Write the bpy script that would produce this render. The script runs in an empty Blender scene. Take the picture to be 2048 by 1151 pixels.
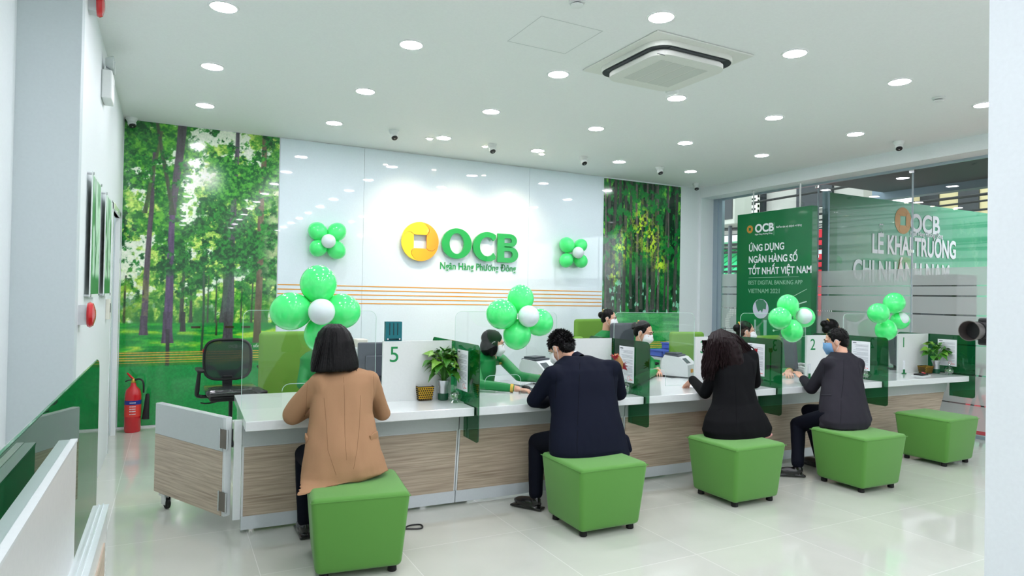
import bpy, bmesh, math, random
import numpy as np
from mathutils import Vector, Matrix, Euler
random.seed(7); rng=np.random.default_rng(5)
PI=math.pi
SC=bpy.context.scene
COL=SC.collection

# ------------------------------------------------------------------ camera
FPX=1312.; EYE=1.55; YAW=math.radians(27.5); PITCH=math.atan(15.5/1312); ROLL=math.radians(1.03)
_f=Vector((math.sin(YAW)*math.cos(PITCH),math.cos(YAW)*math.cos(PITCH),math.sin(PITCH)))
_r0=_f.cross(Vector((0,0,1))).normalized(); _u0=_r0.cross(_f)
_R=_r0*math.cos(ROLL)+_u0*math.sin(ROLL); _U=_u0*math.cos(ROLL)-_r0*math.sin(ROLL)
cd=bpy.data.cameras.new('camera'); cam=bpy.data.objects.new('camera',cd); COL.objects.link(cam)
cd.sensor_width=36; cd.lens=36*FPX/2048; cd.clip_start=.05; cd.clip_end=200
m=Matrix.Identity(4)
for i in range(3): m[i][0]=_R[i]; m[i][1]=_U[i]; m[i][2]=-_f[i]
m[2][3]=EYE
cam.matrix_world=m
SC.camera=cam
SC.view_settings.view_transform='Standard'; SC.view_settings.look='None'; SC.view_settings.gamma=1
SC.view_settings.exposure=1.88; SC.view_settings.use_curve_mapping=False
# world: bright overcast sky
W=bpy.data.worlds.new('sky'); SC.world=W; W.use_nodes=True
W.node_tree.nodes['Background'].inputs[0].default_value=(.86,.95,1,1)
W.node_tree.nodes['Background'].inputs[1].default_value=.85
LAMP=34.0          # radiance of the ceiling downlights
CEIL=3.44; BACK=8.45; HDR=7.97; GLX=8.3; HZ=3.265; YB=-6.0

def at(px,py,Y):                       # a point at depth Y as sighted from the eye
    d=_f+_R*((px-1024)/FPX)-_U*((py-575.5)/FPX); t=Y/d.y
    return Vector((d.x*t,Y,EYE+d.z*t))

# ------------------------------------------------------------------ materials
def atz(px,py,z):
    d=_f+_R*((px-1024)/FPX)-_U*((py-575.5)/FPX); t=(z-EYE)/d.z
    return Vector((d.x*t,d.y*t,z))
def s2l(c):
    return tuple(((x/255)/12.92 if x/255<=.04045 else ((x/255+.055)/1.055)**2.4) for x in c)
MC={}
def mat(name,col,rough=.5,metal=0,coat=0,spec=.5,bump=0,bscale=60,emis=None,es=0,trans=0,ior=1.45,sheen=0,bdist=.002):
    if name in MC: return MC[name]
    m=bpy.data.materials.new(name); m.use_nodes=True; nt=m.node_tree; b=nt.nodes['Principled BSDF']
    c=s2l(col); b.inputs['Base Color'].default_value=(*c,1); b.inputs['Roughness'].default_value=rough
    b.inputs['Metallic'].default_value=metal; b.inputs['Coat Weight'].default_value=coat; b.inputs['Coat Roughness'].default_value=.03
    b.inputs['Specular IOR Level'].default_value=spec; b.inputs['Transmission Weight'].default_value=trans; b.inputs['IOR'].default_value=ior
    b.inputs['Sheen Weight'].default_value=sheen
    tc=nt.nodes.new('ShaderNodeTexCoord'); n=nt.nodes.new('ShaderNodeTexNoise'); n.inputs['Scale'].default_value=bscale
    nt.links.new(tc.outputs['Object'],n.inputs['Vector'])
    if bump:
        bp=nt.nodes.new('ShaderNodeBump'); bp.inputs['Strength'].default_value=bump; bp.inputs['Distance'].default_value=bdist
        nt.links.new(n.outputs['Fac'],bp.inputs['Height']); nt.links.new(bp.outputs['Normal'],b.inputs['Normal'])
    # slight procedural tone variation
    mx=nt.nodes.new('ShaderNodeMix'); mx.data_type='RGBA'; mx.inputs[6].default_value=(*c,1); mx.inputs[7].default_value=(*[x*.93 for x in c],1)
    nt.links.new(n.outputs['Fac'],mx.inputs[0]); nt.links.new(mx.outputs[2],b.inputs['Base Color'])
    if emis: b.inputs['Emission Color'].default_value=(*s2l(emis),1); b.inputs['Emission Strength'].default_value=es
    MC[name]=m; return m
def glassmat(name,tint,ior=1.5,boost=0.0,rough=0.0):
    m=bpy.data.materials.new(name); m.use_nodes=True; nt=m.node_tree; nt.nodes.clear()
    o=nt.nodes.new('ShaderNodeOutputMaterial'); mx=nt.nodes.new('ShaderNodeMixShader'); tr=nt.nodes.new('ShaderNodeBsdfTransparent')
    gl=nt.nodes.new('ShaderNodeBsdfGlossy'); fr=nt.nodes.new('ShaderNodeFresnel'); fr.inputs[0].default_value=ior
    gl.inputs['Roughness'].default_value=rough; tr.inputs[0].default_value=(*tint,1)
    ad=nt.nodes.new('ShaderNodeMath'); ad.operation='ADD'; ad.use_clamp=True; ad.inputs[1].default_value=boost
    g=nt.nodes.new('ShaderNodeNewGeometry')   # same Fresnel on both sides of a pane
    iv=nt.nodes.new('ShaderNodeMapRange'); iv.inputs[3].default_value=ior; iv.inputs[4].default_value=1/ior
    nt.links.new(g.outputs['Backfacing'],iv.inputs[0])
    nt.links.new(iv.outputs[0],fr.inputs[0])
    nt.links.new(fr.outputs[0],ad.inputs[0]); nt.links.new(ad.outputs[0],mx.inputs[0])
    nt.links.new(tr.outputs[0],mx.inputs[1]); nt.links.new(gl.outputs[0],mx.inputs[2]); nt.links.new(mx.outputs[0],o.inputs[0])
    MC[name]=m; return m
M_wall=mat('wall_paint',(232,239,240),.55); M_ceil=mat('ceiling_paint',(240,244,243),.7)
M_white=mat('white_laminate',(232,238,238),.12,coat=.3); M_whitem=mat('white_matte',(228,233,231),.45)
M_grey=mat('light_grey_laminate',(196,204,203),.3); M_black=mat('black_plastic',(22,23,26),.4); M_dk=mat('dark_grey_plastic',(70,76,84),.5)
M_chrome=mat('chrome',(200,203,205),.18,1); M_brass=mat('brass',(205,170,80),.3,1)
M_backglass=mat('white_back_painted_glass',(226,240,246),.02,coat=1,spec=.6)
M_orange=mat('orange_line',(228,160,52),.35); M_logog=mat('logo_green',(20,165,75),.25,coat=.4)
M_green_up=mat('green_upholstery',(88,150,60),.7,bump=.25,bscale=900,sheen=.2)
M_green_chair=mat('green_chair_fabric',(110,160,58),.75,bump=.2,bscale=700)
M_red=mat('red_enamel',(200,22,34),.25,coat=.5); M_blue=mat('blue_label',(28,52,140),.4); M_rubber=mat('rubber',(18,18,19),.7)
M_skin=mat('skin',(226,176,150),.5,spec=.35); M_hair=mat('black_hair',(7,6,7),.42,spec=.22,bump=.4,bscale=90,bdist=.004)
M_maskw=mat('mask_white',(238,240,243),.7); M_bluebox=mat('blue_plastic',(84,112,205),.4)
M_paper=mat('paper',(232,236,240),.7); M_leaf=mat('leaf',(62,128,36),.38,coat=.2,bump=.2,bscale=40); M_leafl=mat('young_leaf',(120,172,62),.38,coat=.2)
M_yellow=mat('yellow_weave',(240,190,40),.6); M_teal=mat('teal_plastic',(12,110,120),.35)
G_clear=glassmat('clear_acrylic',(.975,.99,.985),1.45); G_win=glassmat('window_glass',(.94,.97,.955),1.48,.0)
G_fin=glassmat('green_tinted_glass',(.11,.44,.25),1.5,.02); G_edge=mat('glass_edge',(200,228,220),.15,coat=.4)

def wood():
    m=bpy.data.materials.new('ash_wood_laminate'); m.use_nodes=True; nt=m.node_tree; b=nt.nodes['Principled BSDF']
    tc=nt.nodes.new('ShaderNodeTexCoord'); mp=nt.nodes.new('ShaderNodeMapping'); mp.inputs['Scale'].default_value=(1.2,1.2,34)
    n=nt.nodes.new('ShaderNodeTexNoise'); n.inputs['Scale'].default_value=2.2; n.inputs['Detail'].default_value=7; n.inputs['Distortion'].default_value=.6
    r=nt.nodes.new('ShaderNodeValToRGB'); e=r.color_ramp.elements
    e[0].position=.3; e[0].color=(*s2l((160,142,122)),1); e[1].position=.7; e[1].color=(*s2l((205,190,168)),1)
    nt.links.new(tc.outputs['Object'],mp.inputs[0]); nt.links.new(mp.outputs[0],n.inputs['Vector']); nt.links.new(n.outputs['Fac'],r.inputs[0])
    nt.links.new(r.outputs[0],b.inputs['Base Color']); b.inputs['Roughness'].default_value=.42
    MC['wood']=m; return m
M_wood=wood()
def floor_mat():
    m=bpy.data.materials.new('polished_tile'); m.use_nodes=True; nt=m.node_tree; b=nt.nodes['Principled BSDF']
    tc=nt.nodes.new('ShaderNodeTexCoord'); br=nt.nodes.new('ShaderNodeTexBrick'); br.offset=0; br.squash=1
    br.inputs['Scale'].default_value=1; br.inputs['Brick Width'].default_value=.8; br.inputs['Row Height'].default_value=.8
    br.inputs['Mortar Size'].default_value=.0022; br.inputs['Mortar Smooth'].default_value=.3
    br.inputs['Color1'].default_value=(*s2l((206,210,199)),1); br.inputs['Color2'].default_value=(*s2l((201,205,195)),1); br.inputs['Mortar'].default_value=(*s2l((230,232,226)),1)
    mp=nt.nodes.new('ShaderNodeMapping'); mp.inputs['Location'].default_value=(.33,.18,0)
    n=nt.nodes.new('ShaderNodeTexNoise'); n.inputs['Scale'].default_value=1.3; n.inputs['Detail'].default_value=6; n.inputs['Distortion'].default_value=1.5
    mx=nt.nodes.new('ShaderNodeMix'); mx.data_type='RGBA'; mx.blend_type='MULTIPLY'; mx.inputs[0].default_value=.3
    r=nt.nodes.new('ShaderNodeValToRGB'); e=r.color_ramp.elements; e[0].position=.35; e[0].color=(.82,.83,.8,1); e[1].position=.6; e[1].color=(1,1,1,1)
    nt.links.new(tc.outputs['Object'],mp.inputs[0]); nt.links.new(mp.outputs[0],br.inputs[0]); nt.links.new(mp.outputs[0],n.inputs['Vector'])
    nt.links.new(n.outputs['Fac'],r.inputs[0]); nt.links.new(br.outputs['Color'],mx.inputs[6]); nt.links.new(r.outputs[0],mx.inputs[7]); nt.links.new(mx.outputs[2],b.inputs['Base Color'])
    b.inputs['Roughness'].default_value=.07; b.inputs['Coat Weight'].default_value=.35; b.inputs['Coat Roughness'].default_value=.05
    return m
M_floor=floor_mat()
def emis(name,col,s):
    m=bpy.data.materials.new(name); m.use_nodes=True; nt=m.node_tree; nt.nodes.clear()
    o=nt.nodes.new('ShaderNodeOutputMaterial'); e=nt.nodes.new('ShaderNodeEmission'); e.inputs[0].default_value=(*col,1); e.inputs[1].default_value=s
    nt.links.new(e.outputs[0],o.inputs[0]); return m
M_lamp=emis('led_diffuser',(1,.965,1.06),LAMP); M_spotl=emis('warm_led',(1,.86,.62),20)
def film():
    m=bpy.data.materials.new('frosted_film'); m.use_nodes=True; nt=m.node_tree; nt.nodes.clear()
    o=nt.nodes.new('ShaderNodeOutputMaterial'); mx=nt.nodes.new('ShaderNodeMixShader'); tr=nt.nodes.new('ShaderNodeBsdfTransparent'); tl=nt.nodes.new('ShaderNodeBsdfTranslucent')
    df=nt.nodes.new('ShaderNodeBsdfDiffuse'); m2=nt.nodes.new('ShaderNodeMixShader')
    df.inputs[0].default_value=(*s2l((205,212,210)),1); tl.inputs[0].default_value=(.75,.8,.78,1); m2.inputs[0].default_value=.45
    nt.links.new(tl.outputs[0],m2.inputs[1]); nt.links.new(df.outputs[0],m2.inputs[2])
    mx.inputs[0].default_value=.46; nt.links.new(tr.outputs[0],mx.inputs[1]); nt.links.new(m2.outputs[0],mx.inputs[2]); nt.links.new(mx.outputs[0],o.inputs[0]); return m
M_film=film()
def vcol(name,rough=.5,coat=0):
    m=bpy.data.materials.new(name); m.use_nodes=True; nt=m.node_tree; b=nt.nodes['Principled BSDF']
    a=nt.nodes.new('ShaderNodeVertexColor'); a.layer_name='print'; nt.links.new(a.outputs[0],b.inputs['Base Color'])
    b.inputs['Roughness'].default_value=rough; b.inputs['Coat Weight'].default_value=coat; b.inputs['Coat Roughness'].default_value=.02; return m

# ------------------------------------------------------------------ geometry helpers
class MB:
    def __init__(s): s.v=[]; s.f=[]
    def add(s,vs,fs):
        o=len(s.v); s.v+= [tuple(v) for v in vs]; s.f+=[tuple(i+o for i in f) for f in fs]; return s
    def box(s,x0,x1,y0,y1,z0,z1,M=None):
        vs=[Vector((x,y,z)) for z in (z0,z1) for y in (y0,y1) for x in (x0,x1)]
        if M: vs=[M@v for v in vs]
        return s.add(vs,[(0,2,3,1),(4,5,7,6),(0,1,5,4),(2,6,7,3),(0,4,6,2),(1,3,7,5)])
    def rbox(s,x0,x1,y0,y1,z0,z1,r,seg=3,M=None,top=None):
        bm=bmesh.new(); bmesh.ops.create_cube(bm,size=1)
        for v in bm.verts:
            sx=sy=1
            if top and v.co.z>0: sx,sy=top
            v.co=Vector(((x0+x1)/2+v.co.x*(x1-x0)*sx,(y0+y1)/2+v.co.y*(y1-y0)*sy,(z0+z1)/2+v.co.z*(z1-z0)))
        bmesh.ops.bevel(bm,geom=bm.edges[:],offset=r,segments=seg,profile=.5,affect='EDGES',clamp_overlap=True)
        bm.verts.index_update(); vs=[v.co.copy() for v in bm.verts]; fs=[[v.index for v in f.verts] for f in bm.faces]; bm.free()
        if M: vs=[M@v for v in vs]
        return s.add(vs,fs)
    def tube(s,pts,rad,n=10,cap=True,smooth=0,flat=None):
        pts=[Vector(p) for p in pts]
        if not hasattr(rad,'__len__'): rad=[rad]*len(pts)
        if smooth and len(pts)>2:
            P=[];Rr=[]
            for i in range(len(pts)-1):
                p0=pts[max(i-1,0)];p1=pts[i];p2=pts[i+1];p3=pts[min(i+2,len(pts)-1)]
                for k in range(smooth):
                    t=k/smooth
                    P.append(.5*((2*p1)+(p2-p0)*t+(2*p0-5*p1+4*p2-p3)*t*t+(3*p1-p0-3*p2+p3)*t**3)); Rr.append(rad[i]*(1-t)+rad[i+1]*t)
            P.append(pts[-1]);Rr.append(rad[-1]); pts,rad=P,Rr
        vs=[];fs=[];N=len(pts); up=None
        for i,p in enumerate(pts):
            d=(pts[min(i+1,N-1)]-pts[max(i-1,0)]); d=d.normalized() if d.length>1e-9 else Vector((0,0,1))
            if up is None: up=d.orthogonal().normalized() if flat is None else Vector(flat)
            a=(up-d*up.dot(d)); a=a.normalized() if a.length>1e-6 else d.orthogonal().normalized(); up=a; b=d.cross(a)
            r=rad[i]; ra,rb=(r if hasattr(r,'__len__') else (r,r))
            for k in range(n): t=2*PI*k/n; vs.append(p+a*math.cos(t)*ra+b*math.sin(t)*rb)
        for i in range(N-1):
            for k in range(n): fs.append((i*n+k,i*n+(k+1)%n,(i+1)*n+(k+1)%n,(i+1)*n+k))
        if cap: fs.append(tuple(range(n))[::-1]); fs.append(tuple((N-1)*n+k for k in range(n)))
        return s.add(vs,fs)
    def caps(s,p,q,r0,r1,n=14):                 # tapered limb with round ends
        p=Vector(p);q=Vector(q);d=(q-p);L=d.length;d=d/L if L else Vector((0,0,1)); P=[];R=[]
        for a in (85,65,45,22): P.append(p-d*r0*math.sin(math.radians(a)));R.append(r0*math.cos(math.radians(a)))
        for t in (0,.25,.5,.75,1): P.append(p+d*L*t);R.append(r0*(1-t)+r1*t)
        for a in (22,45,65,85): P.append(q+d*r1*math.sin(math.radians(a)));R.append(r1*math.cos(math.radians(a)))
        return s.tube(P,R,n)
    def ell(s,c,r,M=None,nu=18,nv=12):
        vs=[];fs=[];c=Vector(c)
        if not hasattr(r,'__len__'): r=(r,r,r)
        for j in range(1,nv):
            ph=PI*j/nv
            for i in range(nu):
                t=2*PI*i/nu; vs.append(c+Vector((r[0]*math.sin(ph)*math.cos(t),r[1]*math.sin(ph)*math.sin(t),r[2]*math.cos(ph))))
        vs.append(c+Vector((0,0,r[2])));vs.append(c-Vector((0,0,r[2]))); T=len(vs)-2
        for j in range(nv-2):
            for i in range(nu): fs.append((j*nu+i,(j+1)*nu+i,(j+1)*nu+(i+1)%nu,j*nu+(i+1)%nu))
        for i in range(nu): fs.append((T,i,(i+1)%nu)); fs.append((T+1,(nv-2)*nu+(i+1)%nu,(nv-2)*nu+i))
        if M: vs=[M@v for v in vs]
        return s.add(vs,fs)
    def lathe(s,prof,n=24,M=None,cap=True):
        vs=[];fs=[]
        for r,z in prof:
            for k in range(n): t=2*PI*k/n; vs.append(Vector((r*math.cos(t),r*math.sin(t),z)))
        N=len(prof)
        for i in range(N-1):
            for k in range(n): fs.append((i*n+k,i*n+(k+1)%n,(i+1)*n+(k+1)%n,(i+1)*n+k))
        if cap: fs.append(tuple(range(n))[::-1]); fs.append(tuple((N-1)*n+k for k in range(n)))
        if M: vs=[M@v for v in vs]
        return s.add(vs,fs)
    def prism(s,poly,M,th):                     # 2-D outline extruded by th along local z
        n=len(poly); vs=[M@Vector((x,y,0)) for x,y in poly]+[M@Vector((x,y,th)) for x,y in poly]
        return s.add(vs,[tuple(range(n))[::-1],tuple(range(n,2*n))]+[(i,(i+1)%n,n+(i+1)%n,n+i) for i in range(n)])
    def loft(s,rings,n=32,ex=2.4):              # rings: (center, width vec, depth vec)
        vs=[];fs=[]
        for c,a,b in rings:
            for k in range(n):
                t=2*PI*k/n; ct,st=math.cos(t),math.sin(t)
                vs.append(Vector(c)+Vector(a)*(math.copysign(abs(ct)**(2/ex),ct))+Vector(b)*(math.copysign(abs(st)**(2/ex),st)))
        N=len(rings)
        for i in range(N-1):
            for k in range(n): fs.append((i*n+k,i*n+(k+1)%n,(i+1)*n+(k+1)%n,(i+1)*n+k))
        fs.append(tuple(range(n))[::-1]); fs.append(tuple((N-1)*n+k for k in range(n)))
        return s.add(vs,fs)
    def mesh(s,name,org=None):
        me=bpy.data.meshes.new(name); v=s.v
        if org is not None: v=[(a-org[0],b-org[1],c-org[2]) for a,b,c in v]
        me.from_pydata(v,[],s.f)
        bm=bmesh.new(); bm.from_mesh(me); bmesh.ops.recalc_face_normals(bm,faces=bm.faces); bm.to_mesh(me); bm.free()
        return me
    def build(s,name,m,parent=None,smooth=False,org=None):
        me=s.mesh(name,org)
        return link(name,me,m,parent,smooth)
def link(name,me,m,parent=None,smooth=False,ang=40):
    o=bpy.data.objects.new(name,me)
    if m: me.materials.append(m)
    if smooth:
        me.polygons.foreach_set('use_smooth',[True]*len(me.polygons))
        if ang<180: me.set_sharp_from_angle(angle=math.radians(ang))
    COL.objects.link(o)
    if parent: o.parent=parent
    return o
def blob(mb,name,m,parent,org=None,vox=.008,sm=4,disp=None,post=None):
    me=mb.mesh('tmp',org); o=bpy.data.objects.new('tmp',me); COL.objects.link(o)
    r=o.modifiers.new('r','REMESH'); r.mode='VOXEL'; r.voxel_size=vox; r.adaptivity=0
    if sm: k=o.modifiers.new('s','SMOOTH'); k.iterations=sm; k.factor=.5
    dg=bpy.context.evaluated_depsgraph_get(); ev=o.evaluated_get(dg); nm=bpy.data.meshes.new_from_object(ev)
    bpy.data.objects.remove(o); bpy.data.meshes.remove(me); nm.name=name
    if disp:
        n=len(nm.vertices); co=np.empty(n*3); no=np.empty(n*3); nm.vertices.foreach_get('co',co); nm.vertices.foreach_get('normal',no)
        co=co.reshape(-1,3); no=no.reshape(-1,3); w=co+(np.array(org) if org is not None else 0)
        co=co+no*disp(w,no)[:,None]; nm.vertices.foreach_set('co',co.ravel()); nm.update()
    nm.materials.clear()
    return link(name,nm,m,parent,True,180)
def empty(name,loc,rz=0):
    o=bpy.data.objects.new(name,None); o.location=loc; o.rotation_euler=(0,0,rz); o.empty_display_size=.1; COL.objects.link(o); return o
def tag(o,label,cat,group=None,kind=None):
    if label: o['label']=label
    if cat: o['category']=cat
    if group: o['group']=group
    if kind: o['kind']=kind
    return o
def thing(name,label,cat,loc=(0,0,0),rz=0,group=None): return tag(empty(name,loc,rz),label,cat,group)
def struct(o): o['kind']='structure'; return o
def copytree(o,parent=None):
    c=o.copy(); COL.objects.link(c); c.parent=parent
    for ch in list(o.children): copytree(ch,c)
    return c
def text(body,size,M,m,parent,name='lettering',ext=.002,bold=0,align='LEFT',sx=1.0,space=1.0,res=6):
    cu=bpy.data.curves.new('t','FONT'); cu.body=body; cu.size=size; cu.extrude=ext; cu.offset=bold; cu.align_x=align; cu.resolution_u=res; cu.space_character=space
    o=bpy.data.objects.new('t',cu); COL.objects.link(o)
    dg=bpy.context.evaluated_depsgraph_get(); me=bpy.data.meshes.new_from_object(o.evaluated_get(dg)); bpy.data.objects.remove(o)
    me.transform(M@Matrix.Diagonal((sx,1,1,1))); me.materials.clear(); me.name=name
    return link(name,me,m,parent)
def RX(a): return Matrix.Rotation(a,4,'X')
def RY(a): return Matrix.Rotation(a,4,'Y')
def RZ(a): return Matrix.Rotation(a,4,'Z')
def T(x,y,z): return Matrix.Translation((x,y,z))
FRONT=RX(PI/2)            # text in XZ plane facing -Y

# ================================================================== THE SETTING
MB().box(-.62,GLX+.1,YB,BACK,-.1,0).box(-1.3,-.62,YB,4.6,-.1,0)
f=MB().box(-1.3,GLX,YB,BACK+.1,-.1,0).build('floor',M_floor); struct(f)
c=MB().box(-1.3,GLX+.1,YB,BACK+.1,CEIL,CEIL+.1).build('ceiling',M_ceil); struct(c)
def pg(name,label_mat,*boxes):
    b=MB()
    for q in boxes: b.box(*q)
    return struct(b.build(name,label_mat))
pg('wall_back',M_wall,(-.7,GLX+.1,BACK,BACK+.12,0,CEIL))
pg('wall_left',M_wall,(-.62,-.497,4.75,7.25,0,CEIL),(-.62,-.497,7.25,8.15,2.3,CEIL),(-.62,-.497,8.15,BACK,0,CEIL),(-1.1,-.81,YB,4.62,0,CEIL))
pg('trim_4',mat('pier_shade_tone',(202,213,215),.55),(-1.1,-.497,4.62,4.7495,0,CEIL))  # shade on the pier face put into a greyer copy of the wall paint
pg('wall_behind',M_wall,(-1.2,GLX,YB-.12,YB,0,CEIL))
pg('wall_right',M_wall,(HDR,GLX+.05,8.4,BACK,0,CEIL),(HDR,GLX+.1,YB,8.4,HZ,CEIL),(HDR+.1,GLX+.1,YB,-1,0,HZ))
# white column close by at the right edge of the view
pg('trim_1',mat('column_paint',(232,240,244),.5),(2.9,3.7,.9,1.452,0,CEIL))
# skirting at foot of the back wall
pg('baseboard_back',M_whitem,(-.49,1.16,BACK-.02,BACK-.001,0,.012))
# door in the left wall
d=MB().box(-.60,-.575,7.27,8.13,0,2.28).build('door_1',M_white); struct(d)
hd=MB().tube([(-.575,7.36,1.0),(-.535,7.36,1.0),(-.535,7.48,1.0)],.009,8).build('door_handle',M_chrome,d,True)
pg('trim_2',M_white,(-.53,-.484,8.09,8.17,0,2.36),(-.53,-.49,7.2,7.25,0,2.36),(-.53,-.484,7.2,8.17,2.3,2.36))
# glazed right wall
mu=lambda y:(GLX-.012,GLX+.012,y-.006,y+.006,0.03,HZ)
w=MB(); 
for y0,y1 in ((6.385,8.30),(5.02,6.375),(3.2,5.01),(1.2,3.19),(-1,1.19)): w.box(GLX-.006,GLX+.006,y0,y1,.03,HZ)
wo=w.build('window_1',G_win); struct(wo)
MB().box(GLX-.05,GLX+.05,8.30,8.42,0,HZ).box(GLX-.03,GLX+.03,8.22,8.30,0,HZ).box(GLX-.03,GLX+.03,-1,8.3,0,.04).box(GLX-.02,GLX+.02,-1,8.3,HZ-.03,HZ).build('window_frame',mat('aluminium',(170,186,196),.35,.6),wo)
b=MB()
for y in (6.38,5.015,3.195,1.195): b.box(*mu(y))
b.build('glass_joint',mat('joint_grey',(150,165,170),.3),wo)
b=MB()
for y in (6.38,5.015): 
    for z in (3.21,2.2,1.0): b.box(GLX-.03,GLX-.008,y-.03,y+.03,z-.02,z+.02)
b.build('patch_fitting',M_chrome,wo)
def filmstrip(z0,z1,b): b.box(GLX-.0095,GLX-.008,-1,8.22,z0,z1)
b=MB(); filmstrip(1.772,1.983,b); filmstrip(1.652,1.757,b); filmstrip(1.425,1.632,b)
zz=1.405
while zz>.10:
    filmstrip(max(zz-.33,.09),zz,b); zz-=.345
b.build('frosted_film',M_film,wo)
M_tick=mat('film_pattern',(238,240,236),.6)
b=MB()
for i in range(26):                 # ring of upright ticks punched in the film
    a=i/26*2*PI
cy_,cz_=7.93,1.17
for iy in range(-9,10):
    y=cy_+iy*.024
    for j in range(-8,9):
        z=cz_+j*.03; r=math.hypot((y-cy_)/.2,(z-cz_)/.24)
        if .55<r<1.0: b.box(GLX-.0115,GLX-.0096,y-.006,y+.006,z-.012,z+.012)
for i in range(70): b.box(GLX-.0115,GLX-.0096,8.2-i*.03,8.212-i*.03,1.405,1.425)
for k in range(3):
    for i in range(5): b.box(GLX-.0115,GLX-.0096,7.62-k*.11+i*.018,7.628-k*.11+i*.018,1.0,1.12)
b.build('film_pattern',M_tick,wo)

# ------------------------------------------------------------------ printed forest murals
def vnoise(x,y,seed=0):
    r=np.random.default_rng(seed); tb=r.random((256,256)); xi=np.floor(x).astype(int); yi=np.floor(y).astype(int); fx=x-xi; fy=y-yi
    fx=fx*fx*(3-2*fx); fy=fy*fy*(3-2*fy); a=tb[yi%256,xi%256]; b_=tb[yi%256,(xi+1)%256]; c_=tb[(yi+1)%256,xi%256]; d_=tb[(yi+1)%256,(xi+1)%256]
    return (a*(1-fx)+b_*fx)*(1-fy)+(c_*(1-fx)+d_*fx)*fy
def fbm(x,y,seed,o=4,g=.5):
    s=0;w=0;a=1
    for i in range(o): s=s+a*vnoise(x*2**i,y*2**i,seed+i); w+=a; a*=g
    return s/w
def sst(a,b,x): t=np.clip((x-a)/(b-a),0,1); return t*t*(3-2*t)
def mix(c,d,t): return c*(1-t[...,None])+np.array(d,float)*t[...,None]
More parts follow.
